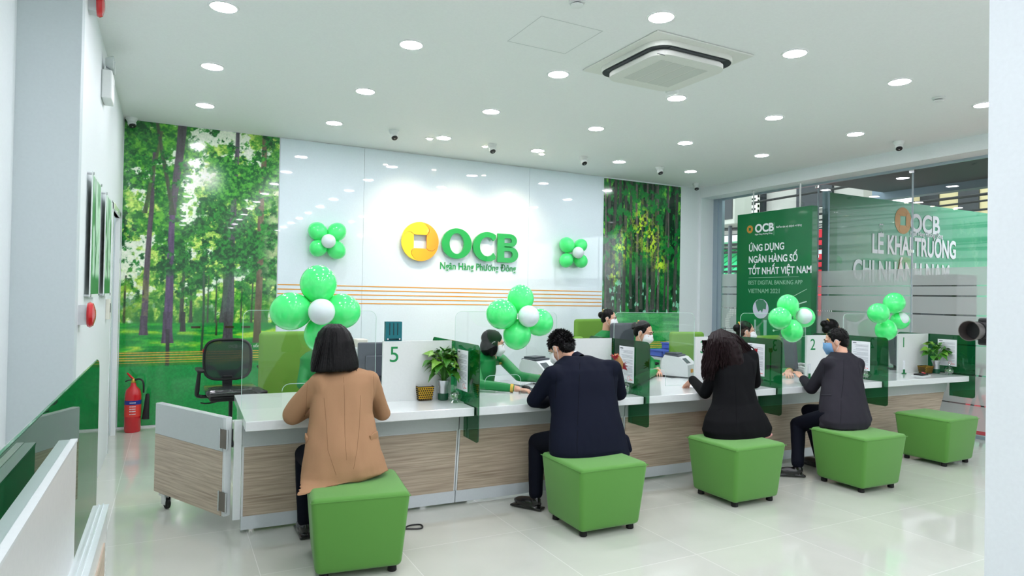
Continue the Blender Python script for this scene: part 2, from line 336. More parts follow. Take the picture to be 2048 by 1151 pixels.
def mural(name,x0,x1,z0,z1,kind):
    step=.0052; nx=int((x1-x0)/step); nz=int((z1-z0)/step)
    X,Z=np.meshgrid(np.linspace(x0,x1,nx+1),np.linspace(z0,z1,nz+1)); u=X-x0; v=Z
    hor=1.17
    def trunk(C,xs,w0,w1,zb,zt,col,seed,lean=0):
        t=np.clip((v-zb)/(zt-zb),0,1); cx=xs+lean*t+.03*(fbm(v*1.6,v*0+seed,seed,2)-.5); w=w0*(1-t)+w1*t+.05*w0*np.exp(-(v-zb)/.07)*6
        m_=(sst(w+.006,w-.004,np.abs(u-cx)))*(v>zb)*(v<zt); shade=.75+.5*fbm(u*40,v*6,seed+3,3)
        return C*(1-m_[...,None])+(np.array(col,float)*shade[...,None])*m_[...,None]
    if kind==0:
        C=np.zeros(u.shape+(3,))+np.array([238,250,226.])
        def foliage(C,seed,sc,lo,hi,cd,cl,thr):
            n=fbm(u*sc,v*sc,seed,5,.62); big=fbm(u*1.9+seed,v*1.7,seed+11,2); mk=sst(thr,thr+.05,n*.5+big*.5)
            t=sst(.3,.72,fbm(u*sc*2.6,v*sc*2.6,seed+5,3,.7)); col=np.array(cd,float)*(1-t[...,None])+np.array(cl,float)*t[...,None]
            band=sst(lo-.15,lo+.1,v)*(1-sst(hi-.1,hi+.2,v)); mk=mk*band; return C*(1-mk[...,None])+col*mk[...,None]
        C=foliage(C,3,9,1.1,3.6,(84,160,50),(205,236,110),.445)
        C=foliage(C,7,8,1.15,3.6,(20,104,36),(104,190,60),.47)
        # distant wood
        t=sst(1.55,1.25,v)*.9; C=mix(C,(40,120,52),t*sst(.35,.6,fbm(u*14,v*7,31,4)))
        for k,(xs,w) in enumerate([(.05,.012),(.62,.022),(.70,.016),(.88,.008),(.98,.008),(1.05,.009),(1.25,.008),(1.36,.01),(1.42,.007)]):
            C=trunk(C,xs,w,w*.6,1.13+.02*(k%3),1.7+.1*(k%2),(66,78,62),50+k)
        C=foliage(C,17,10,1.45,3.6,(12,80,34),(56,148,52),.525)
        C=trunk(C,.235,.034,.016,1.02,3.1,(86,76,86),61,.07)
        C=trunk(C,.215,.02,.012,2.4,3.35,(74,96,58),64,.16)
        C=trunk(C,1.10,.05,.018,.93,3.5,(92,86,98),66,.07)
        C=trunk(C,1.02,.028,.02,1.0,2.3,(80,84,84),67,.12)
        C=trunk(C,1.43,.04,.026,.95,3.6,(104,94,72),68,.035)
        C=trunk(C,.465,.048,.026,.98,2.5,(90,74,104),69,.03)
        C=trunk(C,.49,.03,.05,2.4,3.7,(82,78,84),70,.1); C=trunk(C,.49,.022,.014,2.4,3.7,(70,84,62),71,-.2)
        C=trunk(C,.48,.02,.018,.46,1.05,(64,66,66),72,-.01); C=trunk(C,.83,.012,.01,.82,2.0,(56,84,60),73)
        C=foliage(C,23,12,1.75,3.7,(8,70,30),(46,146,52),.55)
        C=foliage(C,29,13,2.6,3.7,(12,88,36),(80,176,58),.505)
        # warm sun at the right and pale flare patches
        C=mix(C,(250,250,190),.75*np.exp(-((u-1.6)**2/.012+(v-2.2)**2/.5))*sst(.35,.6,fbm(u*12,v*12,81,4)))
        C=mix(C,(255,255,240),.8*np.exp(-((u-.88)**2/.02+(v-2.85)**2/.03)))
        C=mix(C,(200,225,70),.6*np.exp(-((u-.12)**2/.02+(v-1.45)**2/.05))*sst(.4,.6,fbm(u*16,v*16,82,3)))
        # lawn
        g=np.zeros_like(C)+np.array([28,140,58.]); t=sst(.35,.68,fbm(u*3,v*26,91,4)); g=mix(g,(60,178,62),t)
        st=np.exp(-((v-.85-.12*u-.03*np.sin(u*5))**2)/.0012)+.8*np.exp(-((v-1.08+.04*u)**2)/.0006)+.8*np.exp(-(((v-.62-.35*(u-.8))**2)/.002))*(u>.8)
        g=mix(g,(176,220,66),np.clip(st,0,1)*sst(.35,.6,fbm(u*6,v*20,95,3))); g=mix(g,(36,112,54),.6*sst(.9,.3,v)*fbm(u*3,v*9,97,3))
        lawn=sst(hor+.015,hor-.015,v); C=C*(1-lawn[...,None])+g*lawn[...,None]
        for xs,w,zb,zt,col,sd in [(.235,.036,1.03,1.25,(80,72,84),61),(1.10,.05,.94,1.3,(84,80,88),66),(1.43,.042,.93,1.3,(96,88,66),68),(.465,.05,.94,1.3,(82,70,90),69),(.47,.02,.44,1.1,(62,62,66),72),(.83,.011,.80,1.3,(50,78,56),73),(.62,.024,1.07,1.3,(60,66,60),74),(.98,.008,1.02,1.2,(60,70,50),75)]:
            C=trunk(C,xs,w,w*.9,zb,zt,col,sd)
        for bx in (.76,1.12,1.30): C=mix(C,(58,48,30),((np.abs(u-bx)<.05)&(np.abs(v-1.12)<.012)).astype(float)*.9)
        # foot of the mural: hedge strip and gold lines
        base=np.array([30,150,72.])
        t=sst(.70,.67,v); C=C*(1-t[...,None])+base*t[...,None]
        t=((v<.85)&(v>.69)).astype(float)*.35; C=mix(C,(78,110,52),t)
        for k in range(5):
            t=(np.abs(v-(.835-.028*k))<.0045).astype(float); C=mix(C,(206,172,70),t)
    else:
        C=np.zeros(u.shape+(3,))+np.array([16,66,34.])
        n=fbm(u*9,v*7,5,5,.6); C=mix(C,(34,120,48),sst(.42,.62,n)); n=fbm(u*17,v*14,9,4,.65)
        C=mix(C,(96,176,58),sst(.55,.68,n)*sst(1.9,2.6,v)); C=mix(C,(14,40,26),sst(.5,.62,fbm(u*10+3,v*3,13,4)))
        for k in range(15):
            xs=.06+1.48*((k*.618)%1); w=.018+.02*((k*.37)%1); C=trunk(C,xs,w,w*.7,1.3+.08*((k*.7)%1),3.5,(58,62,56) if k%3 else (84,78,76),40+k,.03*((k%3)-1))
        C=mix(C,(22,104,44),sst(.53,.60,fbm(u*12,v*9,21,5,.62))*sst(1.8,2.4,v))
        for q,(yx,yz,s) in enumerate(((.35,2.35,.16),(.95,2.5,.2),(1.15,2.1,.12),(.22,1.95,.1),(.75,2.7,.2))):
            C=mix(C,(176,206,52),np.exp(-((u-yx)**2+(v-yz)**2*.4)/s**2)*sst(.5,.62,fbm(u*22,v*18,61+q,4,.65)))
        C=mix(C,(150,225,190),sst(.66,.70,fbm(u*20,v*9,33,4))*sst(2.0,1.7,v)*.7)
        g=np.zeros_like(C)+np.array([30,130,66.]); g=mix(g,(58,158,80),sst(.35,.65,fbm(u*3,v*20,77,4))); g=mix(g,(130,170,110),.6*np.exp(-((v-.98-.02*u)**2)/.0004))
        lawn=sst(1.33,1.29,v); C=C*(1-lawn[...,None])+g*lawn[...,None]
        for k in range(5): C=mix(C,(206,172,70),(np.abs(v-(.835-.028*k))<.0045).astype(float))
        t=sst(.70,.67,v); C=C*(1-t[...,None])+np.array([30,150,72.])*t[...,None]
    C=C*(.90+.22*(fbm(u*70,v*60,201,3)-.5))[...,None]
    C=np.clip(C*(1.12 if kind==0 else 1.3),0,255)/255; lin=np.where(C<=.04045,C/12.92,((C+.055)/1.055)**2.4)
    yy=BACK-.004
    vs=np.stack([X,np.full_like(X,yy),Z],-1).reshape(-1,3)
    i=np.arange((nx+1)*(nz+1)).reshape(nz+1,nx+1); q=np.stack([i[:-1,:-1],i[:-1,1:],i[1:,1:],i[1:,:-1]],-1).reshape(-1,4)
    me=bpy.data.meshes.new(name); me.vertices.add(len(vs)); me.vertices.foreach_set('co',vs.ravel()); me.loops.add(q.size); me.loops.foreach_set('vertex_index',q.ravel())
    me.polygons.add(len(q)); me.polygons.foreach_set('loop_start',np.arange(0,q.size,4)); me.polygons.foreach_set('loop_total',np.full(len(q),4)); me.update(calc_edges=True)
    ca=me.color_attributes.new('print','FLOAT_COLOR','POINT'); ca.data.foreach_set('color',np.concatenate([lin.reshape(-1,3),np.ones((len(vs),1))],1).ravel())
    return me
M_print=vcol('mural_print',.12,.6)
t=thing('forest_mural','tall printed park mural of trees and lawn beside the extinguisher','wall mural',(0,BACK-.004,0),0)
o=link('print',mural('forest_mural_print',-.49,1.15,.02,CEIL-.005,0),M_print,t); o.location=(0,-(BACK-.004),0)
text('OCB vì cuộc sống lợi xanh',.05,T(.62,-.006,.875)@FRONT,M_whitem,t,'slogan',.001,0)
t=thing('forest_mural','narrow dark forest mural at the right end of the back wall','wall mural',(0,BACK-.004,0),0)
o=link('print',mural('forest_mural_print',5.99,7.56,.02,CEIL-.02,1),M_print,t); o.location=(0,-(BACK-.004),0)
# central back-painted glass panels, with joints
t=thing('glass_wall_panel','large glossy white glass wall cladding carrying the bank sign and orange lines','wall panel',(3.57,BACK,0))
for xa,xb in ((1.16,2.2),(2.203,4.65),(4.653,5.98)): MB().box(xa-3.57,xb-3.57,-.012,-.001,.02,CEIL-.01).build('panel',M_backglass,t)
for k in range(5): MB().box(1.16-3.57,5.97-3.57,-.0155,-.0122,1.637-.0555*k-.0065,1.637-.0555*k+.0065).build('orange_line',M_orange,t)

# ------------------------------------------------------------------ bank sign
def gradmat(name,c0,c1,x0,x1,axis=0):
    m=bpy.data.materials.new(name); m.use_nodes=True; nt=m.node_tree; b=nt.nodes['Principled BSDF']; tc=nt.nodes.new('ShaderNodeTexCoord'); sp=nt.nodes.new('ShaderNodeSeparateXYZ')
    mr=nt.nodes.new('ShaderNodeMapRange'); mr.inputs[1].default_value=x0; mr.inputs[2].default_value=x1; mx=nt.nodes.new('ShaderNodeMix'); mx.data_type='RGBA'
    mx.inputs[6].default_value=(*s2l(c0),1); mx.inputs[7].default_value=(*s2l(c1),1)
    nt.links.new(tc.outputs['Object'],sp.inputs[0]); nt.links.new(sp.outputs[axis],mr.inputs[0]); nt.links.new(mr.outputs[0],mx.inputs[0]); nt.links.new(mx.outputs[2],b.inputs['Base Color']); b.inputs['Roughness'].default_value=.3; b.inputs['Coat Weight'].default_value=.3
    return m
def coin(parent,R,M,mats,th,gap=.004):
    s=R*.34
    cor=[(-s,s),(s,s),(s,-s),(-s,-s)]         # corners clockwise
    for k in range(4):
        rot=-k*PI/2
        # petal k covers side k (top first); curved joint leaves each corner
        def joint(kk):
            a=-kk*PI/2; pts=[]
            for i in range(9):
                t=i/8; ang=math.radians(135+38*t**1.3); rr=s*math.sqrt(2)*(1-t)+R*t
                x=rr*math.cos(ang); y=rr*math.sin(ang)+.1*R*math.sin(PI*t); 
                pts.append((x*math.cos(a)-y*math.sin(a),x*math.sin(a)+y*math.cos(a)))
            return pts
        j0=joint(k); j1=joint(k+1); a0=math.radians(173)-k*PI/2; a1=a0-PI/2
        arc=[(R*math.cos(a0+(a1-a0)*i/16),R*math.sin(a0+(a1-a0)*i/16)) for i in range(1,16)]
        poly=j0+arc+j1[::-1]
        cx=sum(p[0] for p in poly)/len(poly); cy=sum(p[1] for p in poly)/len(poly); q=1-gap/R*2
        poly=[(cx+(x-cx)*q,cy+(y-cy)*q) for x,y in poly]
        MB().prism(poly[::-1],M,th).build('coin_petal',mats[k%len(mats)],parent)
t=thing('bank_sign','raised orange coin emblem with green OCB letters lit on the white wall','sign',(2.96,BACK-.05,2.255))
Mo=[gradmat('coin_top',(255,222,30),(246,160,30),-.2,.25),gradmat('coin_right',(250,180,30),(243,148,26),-.1,.25),gradmat('coin_bottom',(252,190,24),(245,160,24),-.2,.2),gradmat('coin_left',(255,226,40),(250,196,34),-.26,0)]
coin(t,.265,FRONT,Mo,.03)
def ringband(bb,M,cx,cz,ro,ri,a0,a1,th,n=48,clip=None):
    P=[]
    for i in range(n+1):
        a=math.radians(a0+(a1-a0)*i/n); c_,s_=math.cos(a),math.sin(a)
        P.append((cx+ro[0]*c_,cz+ro[1]*s_,cx+ri[0]*c_,cz+ri[1]*s_))
    if clip: P=[(min(p[0],clip),p[1],min(p[2],clip),p[3]) for p in P]
    vs=[];fs=[];full=abs(a1-a0)>=359.9
    for p in P[:-1] if full else P:
        for z in (0,th): vs+=[M@Vector((p[0],p[1],z)),M@Vector((p[2],p[3],z))]
    N=len(vs)//4
    for i in range(N if full else N-1):
        a=4*i;c=4*((i+1)%N); fs+=[(a,a+1,c+1,c),(a+2,c+2,c+3,a+3),(a,c,c+2,a+2),(a+1,a+3,c+3,c+1)]
    if not full: fs+=[(0,2,3,1),(4*N-4,4*N-3,4*N-1,4*N-2)]
    bb.add(vs,fs)
LM=T(0,.0,0)@FRONT
b=MB(); ringband(b,LM,.528,.0,(.222,.210),(.108,.142),0,360,.035); b.build('letter',M_logog,t)
b=MB(); ringband(b,LM,.995,-.02,(.222,.208),(.118,.136),38,322,.035,clip=1.125); b.build('letter',M_logog,t)
b=MB(); b.prism([(1.155,.178),(1.262,.178),(1.262,-.232),(1.155,-.232)],LM,.035); ringband(b,LM,1.345,.082,(.118,.096),(.035,.036),-90,90,.035); ringband(b,LM,1.352,-.117,(.135,.115),(.045,.048),-90,90,.035)
for z0,z1,x1 in ((.118,.178,1.346),(-.014,.046,1.346),(-.069,-.002,1.353),(-.232,-.165,1.353)): b.prism([(1.262,z0),(1.262,z1),(x1,z1),(x1,z0)],LM,.035)
b.build('letter',M_logog,t)
text('Ngân Hàng Phương Đông',.137,T(.305,.03,-.355)@FRONT,M_logog,t,'bank_name',.003,.0012,sx=.83)
for x,z in ((-.2,0),(.2,0),(0,.2),(0,-.2),(.36,0),(.70,0),(.83,.0),(1.2,.1),(1.2,-.15)): MB().tube([(x,-.005,z),(x,.049,z)],.006,8).build('standoff_pin',M_chrome,t)

# ------------------------------------------------------------------ ceiling things
GX=[.274+1.305*k for k in range(6)]; GY=[7.395-1.318*k for k in range(10)]
proto=None
names={}
for j,y in enumerate(GY):
    for i,x in enumerate(GX):
        if y<1.0 and False: continue
        if 2.8<x<3.9 and 3.7<y<4.5: continue
        row=['row nearest','second row from','third row from','fourth row from','fifth row from','sixth row from','seventh row from','eighth row from','ninth row from','tenth row from'][j]+' the back wall'
        colm=['leftmost','second from left','third from left','fourth from left','fifth from left','rightmost'][i]
        if proto is None:
            o=thing('downlight','','ceiling light',(x,y,CEIL))
            MB().lathe([(.083,-.001),(.098,-.001),(.1,-.004),(.096,-.008),(.083,-.008)],32,cap=False).build('trim_ring',mat('lamp_trim',(236,240,240),.4),o,True)
            MB().lathe([(.0835,-.002),(.0835,-.006)],32).build('diffuser',M_lamp,o)
            proto=o
        else:
            o=copytree(proto); o.location=(x,y,CEIL)
        lab='round ceiling downlight, %s in the %s'%(colm,row)
        tag(o,lab,'ceiling light','recessed downlights in the ceiling grid')
# warm accent spots over the sign
for k,(x,y) in enumerate(((2.75,7.52),(3.50,7.53),(4.33,7.53))):
    o=thing('accent_spotlight','small warm adjustable spotlight aimed at the sign, %s of three'%['leftmost','middle','rightmost'][k],'ceiling light',(x,y,CEIL),0,'warm spotlights over the sign')
    MB().lathe([(.03,-.001),(.052,-.001),(.05,-.006),(.03,-.006)],24,cap=False).build('trim_ring',M_whitem,o,True)
    MB().lathe([(.03,-.001),(.03,-.012)],20).build('lamp_face',M_spotl,o)
    ld=bpy.data.lights.new('spot_light','SPOT'); ld.energy=22; ld.color=(1,.80,.5); ld.spot_size=math.radians(74); ld.spot_blend=1.0; ld.shadow_soft_size=.03
    lo=bpy.data.objects.new('spot_beam',ld); COL.objects.link(lo); lo.parent=o; lo.location=(0,0,-.02)
    dv=Vector((0,.93,-1.16)); lo.rotation_euler=dv.to_track_quat('-Z','Y').to_euler()
# cctv cameras
def cctv(x,y,rz,label):
    o=thing('security_camera',label,'camera',(x,y,CEIL),rz)
    MB().lathe([(.06,-.001),(.06,-.012),(.052,-.03),(.04,-.05)],24).build('mount',M_whitem,o,True)
    M=T(0,-.008,-.065)@RX(math.radians(35))
    MB().ell((0,0,0),.043,M).build('eyeball',M_whitem,o,True)
    MB().lathe([(.034,.0),(.036,.026),(.03,.034)],20,M@RX(PI/2+.5)@T(0,0,.008)).build('lens_window',M_black,o,True)
    return o
for x,y,l in ((2.257,7.37,'white ceiling camera above the left end of the glass wall panel'),(3.533,7.40,'white ceiling camera between the middle and right accent spotlights'),(4.907,7.405,'white ceiling camera to the right of the accent spotlights'),(6.205,7.39,'white ceiling camera in front of the narrow forest mural')): cctv(x,y,.2,l)
cctv(-.42,8.37,.5,'white ceiling camera in the far left corner over the park mural')
cctv(7.60,8.13,-.4,'white ceiling camera in the far right corner by the column')
cctv(7.53,4.72,-.8,'white ceiling camera with black face over the glazed wall header')
def smoke(x,y,l):
    o=thing('smoke_detector',l,'smoke detector',(x,y,CEIL))
    MB().lathe([(.052,-.001),(.054,-.012),(.042,-.02)],24).build('base',M_whitem,o,True)
    MB().lathe([(.032,-.02),(.034,-.028)],24).build('vent_gap',M_black,o,True)
    MB().lathe([(.042,-.028),(.04,-.036),(.02,-.042)],24).build('cap',M_whitem,o,True)
smoke(2.263,3.52,'smoke detector at the top edge of the photo, left of the air conditioner'); smoke(6.22,3.53,'smoke detector near the right edge of the ceiling')
# cassette air conditioner
t=thing('ceiling_air_conditioner','square white cassette air conditioner set in the ceiling','air conditioner',(3.475,4.09,CEIL))
M_ac=mat('ac_plastic',(226,229,222),.45)
MB().rbox(-.475,.475,-.475,.475,-.014,-.001,.006).build('ceiling_plate',M_ac,t)
def rr(h,r,n=8): return [(cx*(h-r)+r*math.cos(a0+PI/2*i/n),cy*(h-r)+r*math.sin(a0+PI/2*i/n)) for cx,cy,a0 in ((1,1,0),(-1,1,PI/2),(-1,-1,PI),(1,-1,1.5*PI)) for i in range(n+1)]
MB().prism(rr(.405,.15),T(0,0,-.05),.036).build('duct_ring',M_ac,t)
MB().prism(rr(.398,.145),T(0,0,-.0515),.003).build('air_slot',mat('slot_dark',(40,46,50),.6),t)
b=MB(); b.prism(rr(.352,.13),T(0,0,-.098),.034); b.build('cover',M_ac,t)
b=MB(); b.prism(rr(.34,.12),T(0,0,-.064),.012); b.build('cover_rim',M_ac,t)
b=MB()
for k in range(4): b.box(-.235+k*.12,-.235+k*.12+.108,-.235,.235,-.0995,-.0965)
b.build('grille',mat('ac_grille',(205,210,203),.7),t)
b=MB()
for a in range(4):
    M=RZ(a*PI/2); b.box(-.27,.27,.352,.385,-.056,-.052,M)
b.build('louver',mat('louver_grey',(58,64,68),.5),t)
MB().box(-.35,-.28,-.33,-.32,-.0992,-.0982).build('badge',M_dk,t)
o=thing('ceiling_speaker','small white dome set beside the air conditioner cover','ceiling dome',(4.02,4.63,CEIL)); MB().lathe([(.06,-.001),(.055,-.02),(.02,-.03)],24).build('dome',M_whitem,o,True)
# access hatch joint in ceiling
MB().box(2.18,2.684,4.333,4.337,CEIL-.0015,CEIL).box(2.682,2.686,3.83,4.337,CEIL-.0015,CEIL).box(2.18,2.184,3.83,4.337,CEIL-.0015,CEIL).box(2.18,2.686,3.83,3.834,CEIL-.0015,CEIL).build('trim_3',M_grey)['kind']='structure'

# ------------------------------------------------------------------ things on the left wall
WX=-.497
def alarm(y,z,l):
    o=thing('fire_alarm_bell',l,'alarm',(WX,y,z))
    MB().box(0,.045,-.05,.05,-.06,.06).build('back_box',mat('alarm_box',(205,210,212),.5),o)
    MB().lathe([(.075,0),(.08,.012),(.07,.03),(.03,.042)],32,T(.045,0,0)@RY(PI/2)).build('gong',M_red,o,True)
alarm(4.83,1.385,'round red fire alarm bell low on the left wall'); alarm(4.93,3.36,'round red fire alarm device at the top of the left wall')
o=thing('emergency_light','white twin-head emergency light high on the left wall','emergency light',(WX,5.95,3.16))
MB().rbox(0,.07,-.13,.13,-.17,.05,.012).build('body',M_whitem,o); MB().box(.02,.05,-.05,.05,.05,.11).build('bracket',M_chrome,o)
for s in (-1,1): MB().lathe([(.03,-.04),(.05,0),(.052,.015)],20,T(.06,s*.07,.12)@RX(.3*s)@RY(PI/2)).build('lamp_head',mat('lamp_clear',(225,235,232),.1,trans=.3),o,True)
mat_print2=vcol('picture_print',.45,0)
def pic(y0,y1,l):
    o=thing('framed_print',l,'picture',(WX,(y0+y1)/2,1.9)); h=(y1-y0)/2
    MB().box(.028,.033,-h,h,-.41,.41).build('acrylic_sheet',mat('frosted_acrylic',(228,238,234),.5,spec=.2),o)
    nx,nz=60,120; X,Z=np.meshgrid(np.linspace(-h+.02,h-.02,nx+1),np.linspace(-.39,.39,nz+1)); C=np.zeros(X.shape+(3,))+np.array([190,226,196.])
    C=mix(C,(60,140,70),sst(.45,.6,fbm(X*9+y0,Z*6,3,4))); C=mix(C,(52,84,70),sst(.03,.015,np.abs(X+.05+.05*np.sin(Z*3)))); C=mix(C,(40,130,60),sst(-.24,-.3,Z))
    C=mix(C,(220,236,226),sst(.15,.35,Z)*.5)
    me=bpy.data.meshes.new('print_sheet'); vs=[(.0345,a,b_) for a,b_ in zip(X.ravel(),Z.ravel())]; i=np.arange(len(vs)).reshape(nz+1,nx+1)
    me.from_pydata(vs,[],np.stack([i[:-1,:-1],i[:-1,1:],i[1:,1:],i[1:,:-1]],-1).reshape(-1,4).tolist())
    L=(C/255)**2.2; ca=me.color_attributes.new('print','FLOAT_COLOR','POINT'); ca.data.foreach_set('color',np.concatenate([L.reshape(-1,3),np.ones((len(vs),1))],1).ravel()); link('print_sheet',me,mat_print2,o)
    MB().box(.0332,.0342,-h+.02,h-.02,-.39,.39).build('backing_sheet',M_paper,o)
    for sy in (-1,1):
        for sz in (-1,1): MB().lathe([(.008,0),(.008,.034),(.011,.034),(.011,.04)],12,T(0,sy*(h-.012),sz*.398)@RY(PI/2)).build('standoff',M_chrome,o,True)
pic(5.05,5.62,'acrylic framed forest print on left wall, nearer of the two'); pic(6.05,6.62,'acrylic framed forest print on left wall, farther one by the door')
o=thing('wall_thermostat','small cream keypad on the left wall before the door','wall control',(WX,6.75,1.37)); MB().rbox(0,.03,-.06,.06,-.09,.09,.006).build('case',mat('cream',(226,226,212),.5),o); MB().box(.03,.033,-.01,.04,-.03,.05).build('keypad',M_dk,o)
o=thing('socket_plate','flat white socket plate at the far left edge','switch plate',(-.81,4.30,1.29)); MB().rbox(0,.008,-.075,.06,-.05,.05,.003).build('plate',mat('plate',(205,216,222),.4),o); MB().box(.008,.010,-.012,.012,-.012,.012).build('rocker',M_grey,o)

# fire extinguisher
t=thing('fire_extinguisher','red fire extinguisher with black horn standing before the green wall','fire extinguisher',(-.335,8.24,0))
MB().lathe([(.072,.0),(.08,.012),(.08,.40),(.068,.455),(.03,.495),(.024,.53)],32).build('cylinder',M_red,t,True)
MB().lathe([(.0806,.17),(.0806,.345)],32).build('instruction_label',mat('label_red',(222,62,52),.4),t,True)
MB().lathe([(.0812,.30),(.0812,.345)],32).build('blue_band',M_blue,t,True)
MB().lathe([(.02,.53),(.024,.545),(.02,.56),(.014,.575)],16).build('valve',M_brass,t,True)
MB().tube([(.0,0,.57),(-.03,0,.60),(-.06,-.01,.64)],[.011,.012,.008],8,smooth=3).build('lever',M_red,t,True)
MB().tube([(.02,0,.565),(-.05,-.01,.56),(-.075,-.01,.545)],.007,8,smooth=3).build('grip',M_black,t,True)
MB().tube([(.01,-.01,.56),(.06,-.02,.57),(.095,-.03,.53),(.1,-.03,.42)],.009,10,smooth=5).build('hose',M_black,t,True)
MB().lathe([(.038,.135),(.034,.16),(.02,.40),(.012,.41)],20,T(.115,-.03,0)@RY(.06)).build('horn',M_rubber,t,True)
for k,(z,w) in enumerate(((.322,.05),(.28,.04),(.255,.045),(.23,.04),(.2,.03))):
    b=MB()
    for i in range(5): a=-PI/2+(-.3+i*.15); b.box(-.004,.004,-.001,.001,-.005,.005,T(.0825*math.cos(a),.0825*math.sin(a),z)@RZ(a+PI/2))
    b.build('label_print',M_paper,t)

# ================================================================== THE TELLER COUNTER (own axis, turned 1.4 degrees)
CA=math.atan(-.0245); CO=(.41,4.526,0)
CMAT=T(*CO)@RZ(CA)
def cw(x,y,z=0): return CMAT@Vector((x,y,z))
ends=[1.534+1.49*k for k in range(5)]; starts=[.02]+[e+.02 for e in ends[:-1]]
slant=lambda z:.03+.0*z
num=['5','4','3','2','1']
M_plinth=mat('plinth_white',(214,222,226),.2,coat=.2)
for k in range(5):
    e=ends[k]; s=starts[k]; wd=e-s
    lab='white and wood teller counter unit %s'%['next to the swing gate','in front of the man in navy','in front of the woman in black','in front of the man in dark grey','nearest the window, beside the empty stool'][k]
    t=thing('teller_counter',lab,'counter',cw(s,0),CA,'teller counter units')
    MB().rbox(0,wd,-.22,.94,.69,.75,.004,2).build('worktop',M_white,t)
    x1=wd-.06
    def sl(z0,z1,y0,y1,a0,a1,b):       # front panels lean: right end slants outward with height
        z=(z0,z1); R=[wd-.055+.03*q/.69-(.23-.25*q/.69 if k==4 else 0) for q in z]; L=[-(.068-.03*q/.69 if k else 0) for q in z]
        vs=[(L[0]+a0,y0,z0),(R[0]-a1,y0,z0),(R[0]-a1,y1,z0),(L[0]+a0,y1,z0),(L[1]+a0,y0,z1),(R[1]-a1,y0,z1),(R[1]-a1,y1,z1),(L[1]+a0,y1,z1)]
        b.add(vs,[(3,2,1,0),(4,5,6,7),(0,1,5,4),(1,2,6,5),(2,3,7,6),(3,0,4,7)])
    b=MB(); sl(.02,.105,.0,.06,0,0,b); b.build('plinth',M_plinth,t)
    b=MB(); sl(.105,.545,.004,.06,.012,.012,b); b.build('wood_panel',M_wood,t)
    b=MB(); sl(.105,.56,.012,.055,.0,.0,b); b.build('panel_edge',M_white,t)
    b=MB(); sl(.545,.555,.02,.05,0,0,b); b.build('shadow_gap',M_black,t)
    b=MB(); sl(.555,.69,.002,.06,0,0,b); b.build('upper_panel',M_grey,t)
    b=MB().box(.02,.05,.06,.92,.0,.69).box(wd-.33,wd-.3,.06,.92,0,.69); b.build('side_panel',M_white,t)
    # number partition
    p=thing('partition_panel','white desk partition %s'%['with green number 5','behind the man in navy','behind the woman with wavy hair','with green number 2','with green number 1'][k],'partition',cw(e-.55,.23,.75),CA,'white desk partitions')
    MB().box(0,.54,0,.02,.0,.44).build('board',M_whitem,p)
    MB().box(0,.54,-.001,.021,.44,.446).build('top_edge',M_white,p)
    text(num[k],.165,T(.045,-.001,.293)@FRONT,mat('number_green',(18,140,75),.4),p,'number',.0008,.0)
    # green glass fin
    y1=.72 if k in(0,) else .62
    g=thing('glass_divider','green tinted glass divider %s'%['left of the man in navy','between man in navy and woman in black','between woman in black and man in grey','just right of the man in grey','at the window end of the counter'][k],'divider',cw(e+.006,0,.0),CA,'green glass dividers between units')
    def rpoly(y0,y1,z0,z1,r=.045,n=6):
        P=[]
        for cx,cz,a0 in ((y1-r,z1-r,0),(y0+r,z1-r,PI/2),(y0+r,z0+r,PI),(y1-r,z0+r,1.5*PI)):
            for i in range(n+1): a=a0+PI/2*i/n; P.append((cx+r*math.cos(a),cz+r*math.sin(a)))
        return P
    YZ=Matrix(((0,0,1,0),(1,0,0,0),(0,1,0,0),(0,0,0,1)))
    # behind the base front the glass stops at the worktop; ahead of it it drops lower
    MB().prism(rpoly(-.275,y1,.76,1.195)[:14]+[(-.275,.54),(-.27,.515),(-.25,.505),(-.005,.505),(-.005,.755),(y1,.755)],T(0,0,0)@YZ,.008).build('pane',G_fin,g)
    # notice sheet taped on the glass
    n=thing('notice_sheet','stamped notice sheet on the green divider %s'%['behind the leafy plant of desk 5','right of the man in navy','right of the woman in black','right of the man in grey','behind the plant of desk 1'][k],'paper',cw(e-.002,.02,.84),CA,'notices taped on the green dividers')
    MB().box(0,.001,-.105,.105,.0,.30).build('sheet',M_paper,n)
    TM=Matrix(((0,0,-1,-.0004),(-1,0,0,.0),(0,1,0,0),(0,0,0,1)))
    b=MB(); rr_=random.Random(k)
    z=.265
    for i in range(22):
        if i in (3,7,12): z-=.010; continue
        b.box(-.0012,-.0002,-.085+(.0 if i!=19 else .06),.085-rr_.random()*.05,z-.0013,z+.0013); z-=.0098
    b.build('text_lines',mat('print_grey',(150,154,162),.7),n)
    MB().box(-.0012,-.0002,.05,.09,.278,.286).build('heading',M_dk,n)
    b=MB(); b.lathe([(.016,0),(.019,0),(.019,.001),(.016,.001)],20,T(-.001,-.035,.035)@RY(PI/2),cap=False); b.box(-.0012,-.0002,-.085,-.05,.022,.028); b.build('red_stamp',mat('stamp_red',(235,120,125),.6),n)
    # clear sneeze screen with arched opening
    sw=.91
    c=thing('clear_screen','clear acrylic screen with arched slot %s'%['at the gate end desk','before the teller using a mouse','left of the woman in black','right behind the man in dark grey','nearest the window'][k],'screen',cw(s+.004,.25,.75),CA,'clear acrylic screens on the counter')
    XZ=Matrix(((1,0,0,0),(0,0,-1,0),(0,1,0,0),(0,0,0,1)))
    out=[(0,.0),(.26,0)]
    a_=[(.26,0),(.26,.11)]+[(.31-.05*math.cos(t),.11+.05*math.sin(t)) for t in np.linspace(0,PI/2,6)]+[(.53-.0+.05*math.sin(t),.11+.05*math.cos(t)) for t in np.linspace(0,PI/2,6)]+[(.58,0)]
